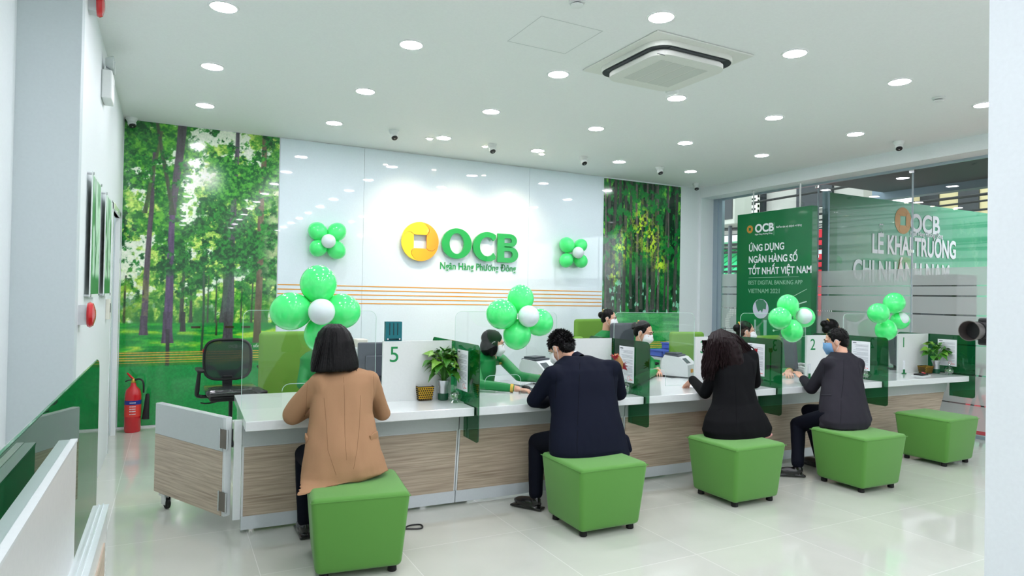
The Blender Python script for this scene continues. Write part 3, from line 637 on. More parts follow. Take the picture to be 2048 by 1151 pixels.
    poly=[(0,0)]+a_+[(sw,0),(sw,.62)]+[(sw-.05+.05*math.cos(t),.62+.05*math.sin(t)) for t in np.linspace(0,PI/2,6)]+[(.05-.05*math.sin(t),.62+.05*math.cos(t)) for t in np.linspace(0,PI/2,6)]
    MB().prism(poly,XZ@T(0,0,0),.005).build('pane',G_clear,c)
    b=MB(); b.tube([(x,-.0025,z) for x,z in poly[1:]+[poly[0]]][1:17],.002,6); b.tube([(sw,-.0025,.0),(sw,-.0025,.62)]+[(x,-.0025,z) for x,z in poly[18:30]]+[(0,-.0025,.62),(0,-.0025,0)],.0016,6); b.build('polished_edge',G_edge,c)
# gate with castor
t=thing('counter_gate','low white and wood swing gate on a castor, open beside the counter','gate',(.352,4.585,0),math.atan2(.80,-.405))
L=.895
MB().box(0,L,-.02,.02,.105,.735).build('core_board',M_white,t)
MB().box(.03,L-.001,.02,.026,.105,.515).build('wood_panel',M_wood,t); MB().box(.03,L-.001,.02,.026,.517,.733).build('upper_panel',M_grey,t)
for z in (.20,.60):
    h=MB().box(-.035,.05,.022,.032,z-.06,z+.06); h=h.build('hinge',mat('hinge_steel',(120,114,104),.35,.9),t); 
    MB().tube([(.05,.03,z-.065),(.05,.03,z+.065)],.006,8).tube([(-.035,.03,z-.065),(-.035,.03,z+.065)],.006,8).build('hinge_pin',M_chrome,h,True)
cs=MB().box(L-.16,L-.08,-.03,.03,.09,.105).lathe([(.012,.06),(.012,.1)],12,T(L-.12,0,0)); cs.box(L-.155,L-.10,-.022,-.016,.03,.09).box(L-.155,L-.10,.016,.022,.03,.09); c_=cs.build('castor',M_chrome,t)
MB().lathe([(.03,-.012),(.036,-.009),(.036,.009),(.03,.012)],28,T(L-.14,0,.036)@RX(PI/2)).build('wheel',M_rubber,c_,True)
t=thing('hinge_post','narrow white hinge post fixed to the gate end of the counter','post',cw(-.03,.0,.0),CA); MB().box(0,.045,.0,.045,.09,.72).build('post',M_white,t)

# ================================================================== STOOLS
def stool(x,y,rz,l):
    o=thing('upholstered_stool',l,'stool',(x,y,0),rz,'green cube stools along the counter')
    m_=MB().rbox(-.232,.232,-.222,.222,.035,.457,.03,4,top=(1.15,1.2))
    c=m_.build('cushion_block',M_green_up,o,True)
    b=MB()
    def seam(z,sx,sy):
        P=[(sx,sy,z),(-sx,sy,z),(-sx,-sy,z),(sx,-sy,z),(sx,sy,z)]; b.tube(P,.0022,6)
    seam(.437,.2655,.2645); b.build('top_seam',M_green_up,o,True)
    for sx in (-1,1):
        for sy in (-1,1): MB().lathe([(.022,0),(.026,.004),(.024,.036)],16,T(sx*.185,sy*.175,0)).build('foot',M_rubber,o,True)
stool(.975,3.775,-.13,'green cube stool under the woman in the camel coat')
stool(2.60,3.74,-.02,'green cube stool under the man in navy')
stool(3.975,3.775,.0,'green cube stool under the woman in black')
stool(5.225,3.605,-.03,'green cube stool under the man in dark grey')
stool(6.76,3.83,.02,'empty green cube stool at the window end')

# ================================================================== BALLOONS
M_bg=mat('balloon_green',(84,255,138),.12,coat=.6,emis=None); M_bw=mat('balloon_white',(226,240,240),.18,coat=.5)
for m_ in (M_bg,M_bw):
    b_=m_.node_tree.nodes['Principled BSDF']; b_.inputs['Subsurface Weight'].default_value=.35; b_.inputs['Subsurface Radius'].default_value=(.05,.08,.05); b_.inputs['Subsurface Scale'].default_value=.5
def balloon(parent,c,r,out,m_,ln=1.1):
    d=Vector(out).normalized(); M=T(*c)@d.to_track_quat('Z','Y').to_matrix().to_4x4(); P=[]
    for i in range(25):
        a=PI*i/24; z=-math.cos(a)*r*ln; rad=math.sin(a)*r*(1.0-.10*max(0,math.cos(a)))
        P.append((max(rad,.0015),z))
    P[0]=(.004,-r*ln-.004); P=[(.009,-r*ln-.016),(.004,-r*ln-.008)]+P
    return MB().lathe(P,36,M).build('balloon',m_,parent,True,None)
def flower(loc,pts,rw,lab,group=None,outk=1):
    o=thing('balloon_flower',lab,'balloons',loc,0,group); L=Vector(loc)
    cen=sum((Vector(p[0]) for p in pts[:4]),Vector())/4
    for p,r in pts[:4]: c=Vector(p); balloon(o,c-L,r,(c-cen)+Vector((0,-.01,0)),M_bg)
    p,r=pts[4]; balloon(o,Vector(p)-L,r,(0,-1,.1),M_bw,1.03)
def cl(y,px): return [(at(a,b_,y+dy),r) for a,b_,r,dy in px]
yB=4.59
flower(at(643,640,yB),cl(yB,[(637,569,.123,.0),(583,622,.128,0),(682,622,.123,.0),(643,668,.118,.02)])+[(at(643,623,yB-.14),.088)],.09,'cluster of big green balloons around a white one, above the woman in the camel coat')
flower(at(1041,640,yB),cl(yB,[(1041,598,.107,.04),(1004,628,.118,-.03),(1077,644,.113,.03),(1034,668,.112,-.02)])+[(at(1057,632,yB-.13),.085)],.09,'cluster of green balloons around a white one, left above the man in navy')
yB=4.53
flower(at(1590,640,yB),cl(yB,[(1576,611,.105,.04),(1560,636,.108,-.06),(1608,634,.104,.03),(1584,661,.105,-.02)])+[(at(1608,632,yB-.05),.078)],.09,'cluster of green balloons around a white one, left above the man in grey')
flower(at(1780,640,yB),cl(yB,[(1788,606,.115,.04),(1757,626,.11,-.06),(1800,640,.10,.04),(1772,659,.112,-.02)])+[(at(1802,638,yB+.02),.08)],.09,'cluster of green balloons around a white one, nearest the right end of the counter')
yB=8.33
flower(at(655,482,yB),cl(yB,[(636,463,.115,0),(673,464,.115,0),(637,495,.108,0),(672,499,.115,0)])+[(at(657,482,yB-.12),.088)],.09,'small balloon flower on the white wall left of the sign')
flower(at(1147,505,yB),cl(yB,[(1134,490,.115,0),(1161,491,.1,.0),(1133,520,.108,0),(1161,521,.105,0)])+[(at(1156,505,yB-.12),.088)],.09,'small balloon flower on the white wall right of the sign')

# ================================================================== PROPS ON THE COUNTER
TOP=.7505
def leafmesh(b,base,d,L,w,droop,rs):
    d=Vector(d).normalized(); side=d.cross(Vector((0,0,1))); side=side.normalized() if side.length>.01 else Vector((1,0,0)); up=side.cross(d)
    side=(side*math.cos(rs)+up*math.sin(rs)); up=side.cross(d); prof=[0,.62,.95,1,.84,.55,.25,0.02]; vs=[];n=len(prof)
    for i,p in enumerate(prof):
        t=i/(n-1); c=Vector(base)+d*L*t-Vector((0,0,1))*droop*L*t*t
        for q in (-1,-.5,0,.5,1): vs.append(c+side*w*p*q*.5+up*(abs(q)*.16*w*p-.0))
    o=len(b.v); b.v+= [tuple(v) for v in vs]
    for i in range(n-1):
        for q in range(4): a=o+i*5+q; b.f.append((a,a+1,a+6,a+5))
def plant(loc,h,spread,nl,lab,pot='silver',seed=1,h0=.13):
    o=thing('potted_plant',lab,'plant',loc); R_=random.Random(seed)
    if pot=='silver':
        MB().lathe([(.036,0),(.04,.004),(.041,.05),(.038,.052)],24).build('saucer_base',mat('green_glass_base',(30,84,60),.15),o,True)
        MB().lathe([(.034,.045),(.036,.07),(.034,.1),(.046,.138),(.047,.15),(.042,.15)],28).build('vase',mat('silver_ceramic',(205,208,212),.15,.6),o,True)
    f1=MB();f2=MB();st=MB()
    for i in range(nl):
        a=R_.random()*2*PI; e=R_.uniform(.05,1.15); rad=spread*R_.uniform(.25,.8)*math.cos(e*.75); z=h0+h*(R_.uniform(.15,.5)+.42*math.sin(e))
        p=Vector((rad*math.cos(a),rad*math.sin(a)*.8,z)); d=Vector((math.cos(a)*math.cos(e),math.sin(a)*math.cos(e)*.8,math.sin(e)*.6+.05))
        L=R_.uniform(.085,.125); leafmesh(f1 if R_.random()<.72 else f2,p,d,L,L*.74,R_.uniform(.35,.9),R_.uniform(-.6,.6))
        st.tube([(0,0,h0-.02),(p.x*.4,p.y*.4,h0+(z-h0)*.6),p],.0018,5,smooth=3)
    f1.build('foliage',M_leaf,o,True,None); f2.build('young_foliage',M_leafl,o,True,None)['label']='lighter yellow-green leaves'
    st.build('stems',M_leaf,o,True); return o
p5=atz(886,799,TOP); plant((p5.x,p5.y,TOP),.29,.15,95,'bushy green pothos in a silver vase beside panel 5')
p1=atz(1872,746,TOP); plant((p1.x,p1.y,TOP),.24,.16,34,'leafy green plant in front of panel number 1',seed=9)
p2=atz(1700,752,TOP); plant((p2.x,p2.y,TOP),.26,.12,24,'small leafy plant half hidden behind the man in grey',seed=4)
def basket(x,y,w,d,h,l):
    o=thing('woven_basket',l,'basket',(x,y,TOP),-.05)
    vs=[];k=.78
    for s,z in ((k,0),(1,h)): vs+=[(-w*s,-d*s,z),(w*s,-d*s,z),(w*s,d*s,z),(-w*s,d*s,z)]
    MB().add(vs,[(0,1,5,4),(1,2,6,5),(2,3,7,6),(3,0,4,7),(3,2,1,0)]).build('weave',M_yellow,o)
    b=MB()
    for a in range(4):
        hw,hd=(w,d) if a%2==0 else (d,w)
        for r_ in range(6):
            for q in range(7):
                z=h*(r_+.7)/6.6; s=k+(1-k)*z/h; x_=-hw*s+2*hw*s*(q+.5+(.25 if r_%2 else -.25))/7
                b.box(x_-.005,x_+.005,-hd*s-.004,-hd*s+.001,z-.005,z+.005,RZ(a*PI/2))
    b.build('dark_checks',mat('dark_weave',(42,34,18),.6),o)
    b=MB(); P=[(-w,-d,h),(w,-d,h),(w,d,h),(-w,d,h),(-w,-d,h)]; b.tube(P,.0035,6); b.build('rim',mat('dark_weave',(42,34,18)),o); MB().tube([(x*k,y*k,.003) for x,y,_ in P],.003,6).build('base_band',mat('dark_weave',(42,34,18)),o)
q_=atz(848,799,TOP); basket(q_.x,q_.y,.062,.05,.105,'yellow woven basket with dark checks beside the vase')
q_=atz(1851,746,TOP); basket(q_.x,q_.y,.066,.05,.085,'yellow woven basket left of the plant at desk 1')
M_cg=glassmat('cut_glass',(.80,.90,.86),1.5,.22,.05)
def jar(x,y,l):
    o=thing('candy_jar',l,'glass jar',(x,y,TOP),0,'glass candy jars by the dividers')
    b=MB()
    for i in range(4): a=i*PI/2+.4; b.tube([(.02*math.cos(a),.02*math.sin(a),.018),(.034*math.cos(a),.034*math.sin(a),.0)],[.005,.004],6)
    b.build('foot',M_cg,o)
    n=32; pr=[(.012,.014),(.036,.022),(.046,.04),(.044,.058),(.036,.066)]; B=MB(); B.lathe(pr,n); B.v=[(x_*(1+.05*math.cos(12*math.atan2(y_,x_))),y_*(1+.05*math.cos(12*math.atan2(y_,x_))),z_) for x_,y_,z_ in B.v]; B.build('bowl',M_cg,o,True,None)
    MB().lathe([(.038,.067),(.03,.078),(.012,.088),(.006,.092),(.014,.104),(.012,.116),(.004,.124)],24).build('lid',M_cg,o,True)
    b=MB(); R_=random.Random(3)
    for i in range(22): a=R_.random()*6.28; r=.03*R_.random(); b.box(-.009,.009,-.006,.006,-.006,.006,T(r*math.cos(a),r*math.sin(a),.03+.025*R_.random())@Euler((a,a*2,a)).to_matrix().to_4x4())
    b.build('sweets',mat('green_sweets',(70,160,84),.4),o)
for px,y,l in ((910,804,'cut glass candy jar in front of the leafy plant of desk 5'),(1251,787,'cut glass candy jar just right of the man in navy'),(1523,769,'cut glass candy jar right of the woman in black'),(1732,758,'cut glass candy jar just right of the man in grey'),(1898,749,'cut glass candy jar beneath the notice near number 1')):
    p=atz(px,y,TOP); jar(p.x,p.y,l)
# money counters
def counter_machine(x,y,rz,l,s=1.0):
    o=thing('money_counter',l,'machine',(x,y,TOP),rz)
    prof=[(-.14,.012),(-.135,.13),(-.05,.205),(.11,.22),(.14,.17),(.15,.012)]
    YZ2=Matrix(((0,0,1,-.13),(1,0,0,0),(0,1,0,0),(0,0,0,1)))
    MB().prism(prof,YZ2,.26).build('body',mat('machine_white',(226,229,230),.35),o)
    MB().box(-.09,.09,.0,.12,.205,.24).rbox(-.115,.115,-.03,.13,.202,.224,.004).build('hopper',M_dk,o)
    MB().box(-.06,.06,-.0,.0,0,0)
    M=T(-.05,-.093,.168)@RX(math.atan2(.075,.085)); MB().box(-.05,.05,-.034,.034,-.003,.004,M).build('display',mat('lcd_dark',(82,92,96),.2),o)
    b=MB()
    for i in range(6): b.box(.085,.10,-.145,-.137,.025+i*.016,.036+i*.016)
    b.build('button',M_dk,o)
    MB().box(-.04,.02,-.1445,-.137,.05,.085).build('orange_label',M_orange,o)
    MB().box(.13,.1325,-.07,.08,.05,.12).build('vent_panel',M_grey,o)
    MB().box(-.11,.11,-.11,.13,0,.012).build('base',M_dk,o); return o
counter_machine(3.05,5.27,.45,'white money counter on the desk beyond the man in navy')
counter_machine(4.68,5.22,.5,'white money counter behind the divider right of the man in navy')
# keyboards, pads, mice
def keyboard(x,y,rz,l,tilt=.12):
    o=thing('keyboard',l,'keyboard',(x,y,TOP),rz); M=RX(tilt)
    MB().rbox(-.21,.21,-.07,.07,.0,.016,.004,2,M).build('case',M_black,o); b=MB()
    for r_ in range(5):
        for q in range(15): b.box(-.197+q*.0262,-.197+q*.0262+.022,-.056+r_*.023,-.056+r_*.023+.019,.016,.021,M)
    b.build('keys',mat('key_grey',(84,90,98),.45),o)
keyboard(4.74,4.86,.55,'dark keyboard behind the sleeve of the woman in black'); keyboard(6.25,4.74,.3,'dark keyboard left of desk panel 2')
keyboard(3.02,4.92,.25,'dark keyboard beyond the navy sleeve')
def pad(x,y,l,rz=.1):
    o=thing('mouse_pad',l,'mouse pad',(x,y,TOP),rz); MB().rbox(-.11,.11,-.09,.09,0,.003,.001,1).build('pad',M_black,o)
    q=thing('computer_mouse','black mouse '+l.split('pad ')[1],'mouse',(x+.02,y,TOP+.004),rz); MB().ell((0,0,.014),(.03,.052,.016)).build('shell',M_black,q,True); MB().lathe([(.005,-.003),(.005,.003)],12,T(0,.025,.028)@RY(PI/2)).build('wheel',M_grey,q)
pad(2.70,4.93,'black mouse pad under the hand of the teller in green'); pad(4.60,5.22,'black mouse pad beyond the divider near the money counter')
# monitors seen from behind
def monitor(x,y,rz,l,w=.26,h=.36,z=.14):
    o=thing('computer_monitor',l,'monitor',(x,y,TOP),rz)
    MB().rbox(-w,w,-.02,.02,z-.04,z-.04+h,.012,2,RX(-.1)).build('housing',mat('monitor_back',(74,80,90),.45),o); MB().rbox(-w*.6,w*.6,-.045,-.015,z+.05,z+h*.6,.01,2,RX(-.1)).build('rear_bulge',mat('monitor_back',(74,80,90)),o)
    MB().box(-.03,.03,-.02,.02,.01,z+.05).build('stand',M_black,o); MB().rbox(-.1,.1,-.08,.08,0,.012,.004).build('foot',M_black,o)
monitor(1.46,5.12,-.12,'grey monitor back beside the partition marked 5',.14,.36,.09); monitor(7.74,4.86,.75,'dark monitor back left of partition 1',.19,.36,.09); monitor(6.16,5.04,1.15,'dark monitor edge left of partition 2',.12,.36,.09)
# teal file box on top of panel 5
p=at(786,678,4.755); o=thing('file_box','teal plastic file box standing above panel number 5','file box',(p.x,4.755,1.1965),CA); 
MB().box(-.062,.062,-.02,.02,0,.005).box(-.062,.062,.015,.02,0,.145).box(-.062,-.055,-.02,.02,0,.145).box(.055,.062,-.02,.02,0,.145).box(-.055,.055,-.02,-.016,.02,.145).build('case',M_teal,o)
b=MB()
for k in range(3): b.box(-.034+k*.03,-.029+k*.03,-.0215,-.0155,.045,.135)
b.build('slot',M_black,o); b=MB()
for s in (-1,1): b.lathe([(.006,0),(.006,.004)],12,T(s*.045,-.02,.016)@RX(PI/2))
b.build('rivet',M_paper,o)
# small card printer/boxes beyond camel coat
p=at(724,690,5.34); o=thing('card_printer','pale card printer beyond the camel coat and grey monitor','office machine',(p.x,5.34,TOP)); MB().rbox(-.075,.075,-.08,.08,0,.36,.01).build('housing',M_whitem,o); MB().rbox(-.06,.03,-.07,.05,.36,.425,.008).build('box',mat('cream2',(232,226,214),.6),o); MB().box(-.05,-.02,-.0815,-.079,.30,.32).build('label_mark',M_blue,o); MB().box(.0,.03,-.0815,-.079,.30,.32).build('slot',M_dk,o)
# papers and open folders
def papers(x,y,rz,l,n=4,s=1):
    o=thing('paper_sheets',l,'papers',(x,y,TOP),rz); b=MB()
    for i in range(n): b.box(-.105*s,.105*s,-.148*s,.148*s,.0005+i*.0015,.0015+i*.0015,RZ((i%3-1)*.09))
    b.build('sheets',M_paper,o)
papers(.92,4.50,.1,'white papers on the counter before the camel coat'); papers(2.86,4.56,-.1,'papers on the counter before the man in navy'); papers(4.30,4.50,.5,'white sheet near the hand of the woman in black'); papers(5.85,4.36,.2,'papers on the counter before the man in grey'); papers(2.78,5.28,.6,'stack of papers beside the teller in green',10)
o=thing('pen_tray','black tray with a red item on a white dish by number 1','tray',tuple(atz(1842,751,TOP)),.1); MB().rbox(-.09,.09,-.06,.06,0,.008,.003).build('white_tray',M_white,o); MB().rbox(-.075,.07,-.045,.045,.008,.024,.006).build('black_case',M_black,o); MB().tube([(.02,-.03,.03),(.07,.02,.03)],.008,8).build('red_marker',M_red,o,True)
o=thing('writing_pad','black writing pad under the hand of woman in black','pad',(4.52,4.56,TOP),.4); MB().rbox(-.12,.12,-.08,.08,0,.012,.004).build('pad',M_black,o); MB().box(-.1,.1,-.06,.06,.0122,.0135).build('sheet',M_paper,o)
for px,y,l in ((1808,747,'white and green pens in a stand before number 1'),(1401,765,'white and green pens by the partition left of woman in black'),(1619,756,'green and white pens beside partition number 2')):
    o=thing('pen_stand',l,'pen holder',tuple(atz(px,y,TOP))); b=MB(); b.rbox(-.022,.022,-.016,.016,0,.012,.003); b.build('stand',mat('pen_green',(20,120,66),.4),o)
    for s in (-1,1):
        q=MB().tube([(s*.009,0,.012),(s*.010,0,.15)],.0045,8).build('pen',M_paper,o,True); MB().tube([(s*.009,0,.010),(s*.009,0,.05)],.0055,8).build('pen_cap',mat('pen_green',(20,120,66)),q,True)
# wrapped bouquet beside the navy shoulder
bx=at(1237,722,4.36); o=thing('small_bouquet','red and tan wrapped bouquet in front of the divider beside the navy shoulder','bouquet',(bx.x,4.36,TOP)); Z0=bx.z-TOP
MB().lathe([(.03,0),(.033,.004),(.03,.08),(.026,.1)],20).build('holder',M_cg,o,True)
MB().tube([(0,0,.01),(.01,0,Z0-.08),(0,0,Z0-.02)],.006,8,smooth=3).build('stem',M_leaf,o,True)
MB().tube([(.015,0,Z0-.09),(.01,0,Z0-.02),(-.03,0,Z0+.05)],[.012,.034,.026],10,smooth=3).build('tan_wrap',mat('tan_wrap',(176,134,84),.6),o,True)
b=MB(); R_=random.Random(2)
for i in range(9): a=i*.7; leafmesh(b,(-.03+.01*math.cos(a),.01*math.sin(a),Z0+.01),(-.35+.5*math.cos(a),.5*math.sin(a),1),.065,.04,.1,0)
for i in range(4): leafmesh(b,(.03,0,Z0-.05),(.6,-.1+.05*i,.7-.3*i),.07,.04,.1,.5)
b.build('petals',mat('red_petals',(178,28,44),.5),o,True)
o=thing('small_bouquet','red flower tip showing right of the wavy hair','bouquet',(4.83,4.36,TOP)); MB().tube([(0,0,0),(0,0,.33)],.006,8).build('stem',M_leaf,o,True); b=MB()
for i in range(7): a=i*.9; leafmesh(b,(.0,0,.30),(.4*math.cos(a),.4*math.sin(a),1),.065,.035,.1,0)
b.build('petals',mat('red_petals',(178,28,44)),o,True)
# blue stacking boxes behind the desks
def crate(x,y,z,l,s=1):
    o=thing('blue_tray',l,'plastic tray',(x,y,z)); MB().box(-.2*s,.2*s,-.14,-.135,0,.09).box(-.2*s,.2*s,.135,.14,0,.09).box(-.2*s,-.195*s,-.14,.14,0,.09).box(.195*s,.2*s,-.14,.14,0,.09).box(-.2*s,.2*s,-.14,.14,0,.006).build('shell',M_bluebox,o)
    MB().rbox(-.215*s,.215*s,-.155,.155,.075,.092,.004).build('rim',M_bluebox,o); MB().box(-.1*s,.1*s,-.1415,-.1402,.02,.06).build('label_card',M_paper,o)
tb=thing('side_table','low white table holding blue trays behind the tellers','table',(6.75,7.35,0)); MB().rbox(-.75,.75,-.3,.3,.70,.73,.004).build('table_top',M_white,tb)
for sx in (-1,1):
    for sy in (-1,1): MB().box(sx*.7-.02,sx*.7+.02,sy*.26-.02,sy*.26+.02,0,.70).build('leg',M_white,tb)
crate(6.30,7.30,.731,'blue plastic tray on the rear table, left one',.95); crate(6.78,7.30,.731,'blue plastic tray on the rear table, right one',.95); crate(6.54,7.30,.824,'blue plastic tray stacked on top of two others')
o=thing('desk_phone','pale desk phone beside partition 2','phone',(6.30,4.98,TOP),.3); MB().rbox(-.09,.09,-.1,.1,0,.05,.012,2,RX(.2)).build('base',M_whitem,o); MB().tube([(-.06,-.09,.075),(-.06,0,.1),(-.06,.09,.085)],[.022,.014,.022],10,smooth=4).build('handset',M_whitem,o,True)
# cable on the floor
o=MB().tube([(1.24,4.06,.006),(1.36,4.12,.006),(1.44,4.2,.006),(1.52,4.19,.006),(1.5,4.12,.006),(1.38,4.16,.008),(1.28,4.22,.006)],.005,8,smooth=8).build('power_cable',M_black,None,True); tag(o,'black cable looped on the floor behind the first stool','cable')

# ================================================================== OFFICE CHAIRS
def base5(o,z=.30,r=.3):
    b=MB()
    for k in range(5):
        a=k*2*PI/5+.3; b.tube([(0,0,.10),(r*.5*math.cos(a),r*.5*math.sin(a),.095),(r*math.cos(a),r*math.sin(a),.07)],[.03,.022,.016],8)
    b.build('star_base',M_black,o,True)
    for k in range(5):
        a=k*2*PI/5+.3; MB().lathe([(.02,-.014),(.027,-.01),(.027,.01),(.02,.014)],16,T(r*math.cos(a),r*math.sin(a),.0275)@RX(PI/2)).tube([(r*math.cos(a),r*math.sin(a),.03),(r*math.cos(a),r*math.sin(a),.07)],.008,8).build('castor',M_rubber,o,True)
    MB().tube([(0,0,.09),(0,0,.24),(0,0,.24),(0,0,z)],[.03,.03,.018,.018],14).build('gas_lift',M_black,o,True)
M_mesh=bpy.data.materials.new('chair_mesh'); M_mesh.use_nodes=True; nt=M_mesh.node_tree; bb=nt.nodes['Principled BSDF']; bb.inputs['Base Color'].default_value=(.03,.04,.045,1); bb.inputs['Roughness'].default_value=.7; bb.inputs['Alpha'].default_value=.66
t=thing('office_chair','black mesh-back swivel chair facing the viewer in front of the park mural','chair',(.53,6.75,0),.05)
base5(t,.54); MB().rbox(-.235,.235,-.23,.23,.58,.645,.035,4).build('seat',mat('wrapped_seat',(40,43,46),.12,coat=.8,bump=1.0,bscale=14,bdist=.02),t,True); MB().rbox(-.2,.2,-.19,.19,.53,.585,.02).build('seat_pan',M_black,t)
bk=MB(); P=[(.215*math.copysign(abs(math.cos(a))**.55,math.cos(a)),.27+.0*a,.875+.195*math.copysign(abs(math.sin(a))**.55,math.sin(a))) for a in np.linspace(0,2*PI,33)]
bk.tube(P,.014,8,cap=False).build('back_frame',M_black,t,True)
MB().prism([(x,z) for x,_,z in P[:-1]],Matrix(((1,0,0,0),(0,0,-1,.274),(0,1,0,0),(0,0,0,1))),.003).build('back_mesh',M_mesh,t)
MB().prism([(-.19,.84),(-.11,.80),(-.06,.70),(.06,.70),(.11,.80),(.19,.84),(.2,.78),(.1,.77),(.05,.685),(-.05,.685),(-.1,.77),(-.2,.78)],Matrix(((1,0,0,0),(0,0,-1,.29),(0,1,0,0),(0,0,0,1))),.01).build('lumbar_frame',M_black,t)
MB().rbox(-.045,.045,.26,.30,.55,.72,.01).box(-.045,.045,.1,.29,.54,.57).build('back_post',M_black,t)
for s in (-1,1): MB().tube([(s*.2,0,.56),(s*.285,0,.57),(s*.29,.0,.63),(s*.275,.0,.80)],[.016,.018,.022,.016],8,smooth=3).rbox(s*.275-.03,s*.275+.03,-.13,.13,.795,.825,.012).build('armrest',M_black,t,True)
MB().tube([(-.05,-.05,.53),(-.2,-.09,.51),(-.27,-.1,.52)],.007,8,smooth=3).build('lever',M_black,t,True)
MB().box(-.228,-.222,.26,.285,.95,.98).build('red_tag',M_red,t)
def green_chair(x,y,rz,l,hb=1.22,w=.24,zs=.5,mm=None):
    mm=mm or M_green_chair
    o=thing('teller_chair',l,'chair',(x,y,0),rz); base5(o,zs-.06)
    MB().rbox(-w,w,-.24,.22,zs-.05,zs+.05,.035,4).build('seat',mm,o,True)
    MB().rbox(-w,w,.20,.28,zs+.02,hb,.06,5,T(0,0,0)).build('backrest',mm,o,True)
    for s in (-1,1): MB().tube([(s*w,.0,zs-.04),(s*(w+.05),0,zs),(s*(w+.05),0,zs+.2)],.016,8,smooth=3).rbox(s*(w+.05)-.03,s*(w+.05)+.03,-.14,.14,zs+.19,zs+.22,.01).build('armrest',M_black,o,True)
green_chair(.98,6.0,.15,'green high-back teller chair seen through the screen left of the camel coat',1.19)
green_chair(5.36,7.55,.25,'green high-back chair of the rear teller by the narrow mural',1.24,.30)
green_chair(5.95,6.35,-.3,'green high-back chair left of the woman with wavy hair',1.12,.24)
green_chair(7.15,6.0,.1,'green chair seen between the balloons and partition 2',1.08,.27)
green_chair(4.2,6.3,.2,'green curved chair back above the blank partition behind the man in navy',1.08,.25)

p=at(1253,700,6.95); green_chair(p.x,6.75,.2,'dark chair back behind the teller with bun and gold clip',1.22,.22,.5,M_dk)
# ================================================================== LEFT FOREGROUND COUNTER
t=thing('side_counter','white low counter end with wood face at the left foreground','counter',(-.21,0,0))
MB().box(-.02,.022,.2,2.83,.02,.75).build('low_panel',M_white,t); MB().box(.022,.026,.3,2.70,.09,.66).build('wood_inset',M_wood,t)
b=MB(); b.box(-.024,.026,.2,2.835,.75,.756).box(-.008,-.004,.2,2.835,.756,.760).box(.006,.010,.2,2.835,.756,.760); b.build('top_rail',mat('rail_white',(222,232,234),.25,.2),t)
o=thing('side_partition','tall white board with metal top rail in the left foreground','partition',(-.262,0,0)); MB().box(-.014,.028,.2,2.30,.02,1.10).build('board',mat('board_grey',(206,208,205),.25),o); MB().box(-.016,.012,.2,2.302,1.10,1.106).build('top_rail',mat('rail_grey',(190,206,204),.3,.3),o); MB().box(.012,.030,.2,2.302,1.10,1.108).build('top_strip',M_white,o)
g=thing('side_glass_divider','long green tinted glass sheet at the left foreground','divider',(-.31,0,0)); 
P=[(.3,.02),(3.86,.02),(3.86,1.12),(3.85,1.165),(3.82,1.19),(3.77,1.20),(.3,1.20)]
MB().prism(P,Matrix(((0,0,1,-.005),(1,0,0,0),(0,1,0,0),(0,0,0,1))),.010).build('pane',G_fin,g)
MB().tube([(.0,y,z) for y,z in P[1:]],.0045,6).build('polished_edge',mat('fin_edge',(60,128,104),.15,coat=.5),g)

# camera peeking from behind the column
o=thing('photo_camera','black and silver camera lens peeking out from behind the right column','camera',(3.18,1.585,0),0)
lm=T(-.05,0,1.435)@RY(-PI/2)
MB().lathe([(.036,-.02),(.038,.05),(.034,.055)],32,lm).build('lens_barrel',M_black,o,True)
MB().lathe([(.038,.05),(.044,.10),(.041,.10),(.036,.052)],32,lm,cap=False).build('lens_hood',mat('hood_silver',(120,112,108),.3,.6),o,True)
MB().lathe([(.040,.03),(.040,.042)],32,lm).build('focus_ring',M_rubber,o,True)
MB().rbox(-.03,.11,-.05,.03,1.37,1.49,.01).build('camera_body',M_black,o)
MB().tube([(.10,0,1.37),(.10,0,.0)],.014,10).build('monopod',M_black,o,True)

# ================================================================== SIGNS AND STREET BEYOND THE GLASS
SM=Matrix(((0,0,-1,0),(-1,0,0,0),(0,1,0,0),(0,0,0,1)))      # text on a face looking towards -X (reads along -Y)
M_tot=gradmat('totem_green',(16,96,60),(14,128,72),7.6,6.2,1)
t=thing('hanging_sign_box','dark green hanging sign box with white app award text inside the window','sign',(8.085,6.955,0))
MB().rbox(-.06,.06,-.69,.69,.55,2.905,.006,2).build('box',mat('totem_green',(16,110,62),.3,coat=.3),t)
for dy in (.42,-.44): MB().tube([(0,dy,2.9),(0,dy,HZ-.004)],.012,10).lathe([(.035,HZ-.012),(.035,HZ-.002)],20,T(0,dy,0)).build('hanging_rod',M_whitem,t,True)
fx=-.0615
def sgn(body,sz,y,z,m_=None,bold=0,nm='lettering',sx=1,sp=1): text(body,sz,T(fx,y,z)@SM,m_ or M_paper,t,nm,.0008,bold,sx=sx,space=sp)
sgn('OCB',.17,.33,2.60,None,.006); sgn('Ngân Hàng Phương Đông',.032,.33,2.555); sgn('Niềm tin và thịnh vượng',.045,-.07,2.63)
sgn('ỨNG DỤNG',.145,.45,2.31,None,.003,sx=.84); sgn('NGÂN HÀNG SỐ',.145,.45,2.13,None,.003,sx=.82); sgn('TỐT NHẤT VIỆT NAM',.145,.45,1.95,None,.003,sx=.80)
M_pl=mat('pale_letter',(150,196,170),.5); sgn('BEST DIGITAL BANKING APP',.09,.45,1.79,M_pl,sx=.86); sgn('VIETNAM 2021',.095,.45,1.66,M_pl)
MB().box(fx-.001,fx,-.48,.44,1.895,1.90).box(fx-.001,fx,-.035,-.03,2.53,2.72).build('rule_line',M_pl,t)
coin(t,.062,T(fx,.43,2.655)@SM,[mat('coin_flat',(196,140,60),.5)]*4,.001,.001)
M_globe=mat('globe_print',(206,206,226),.4)
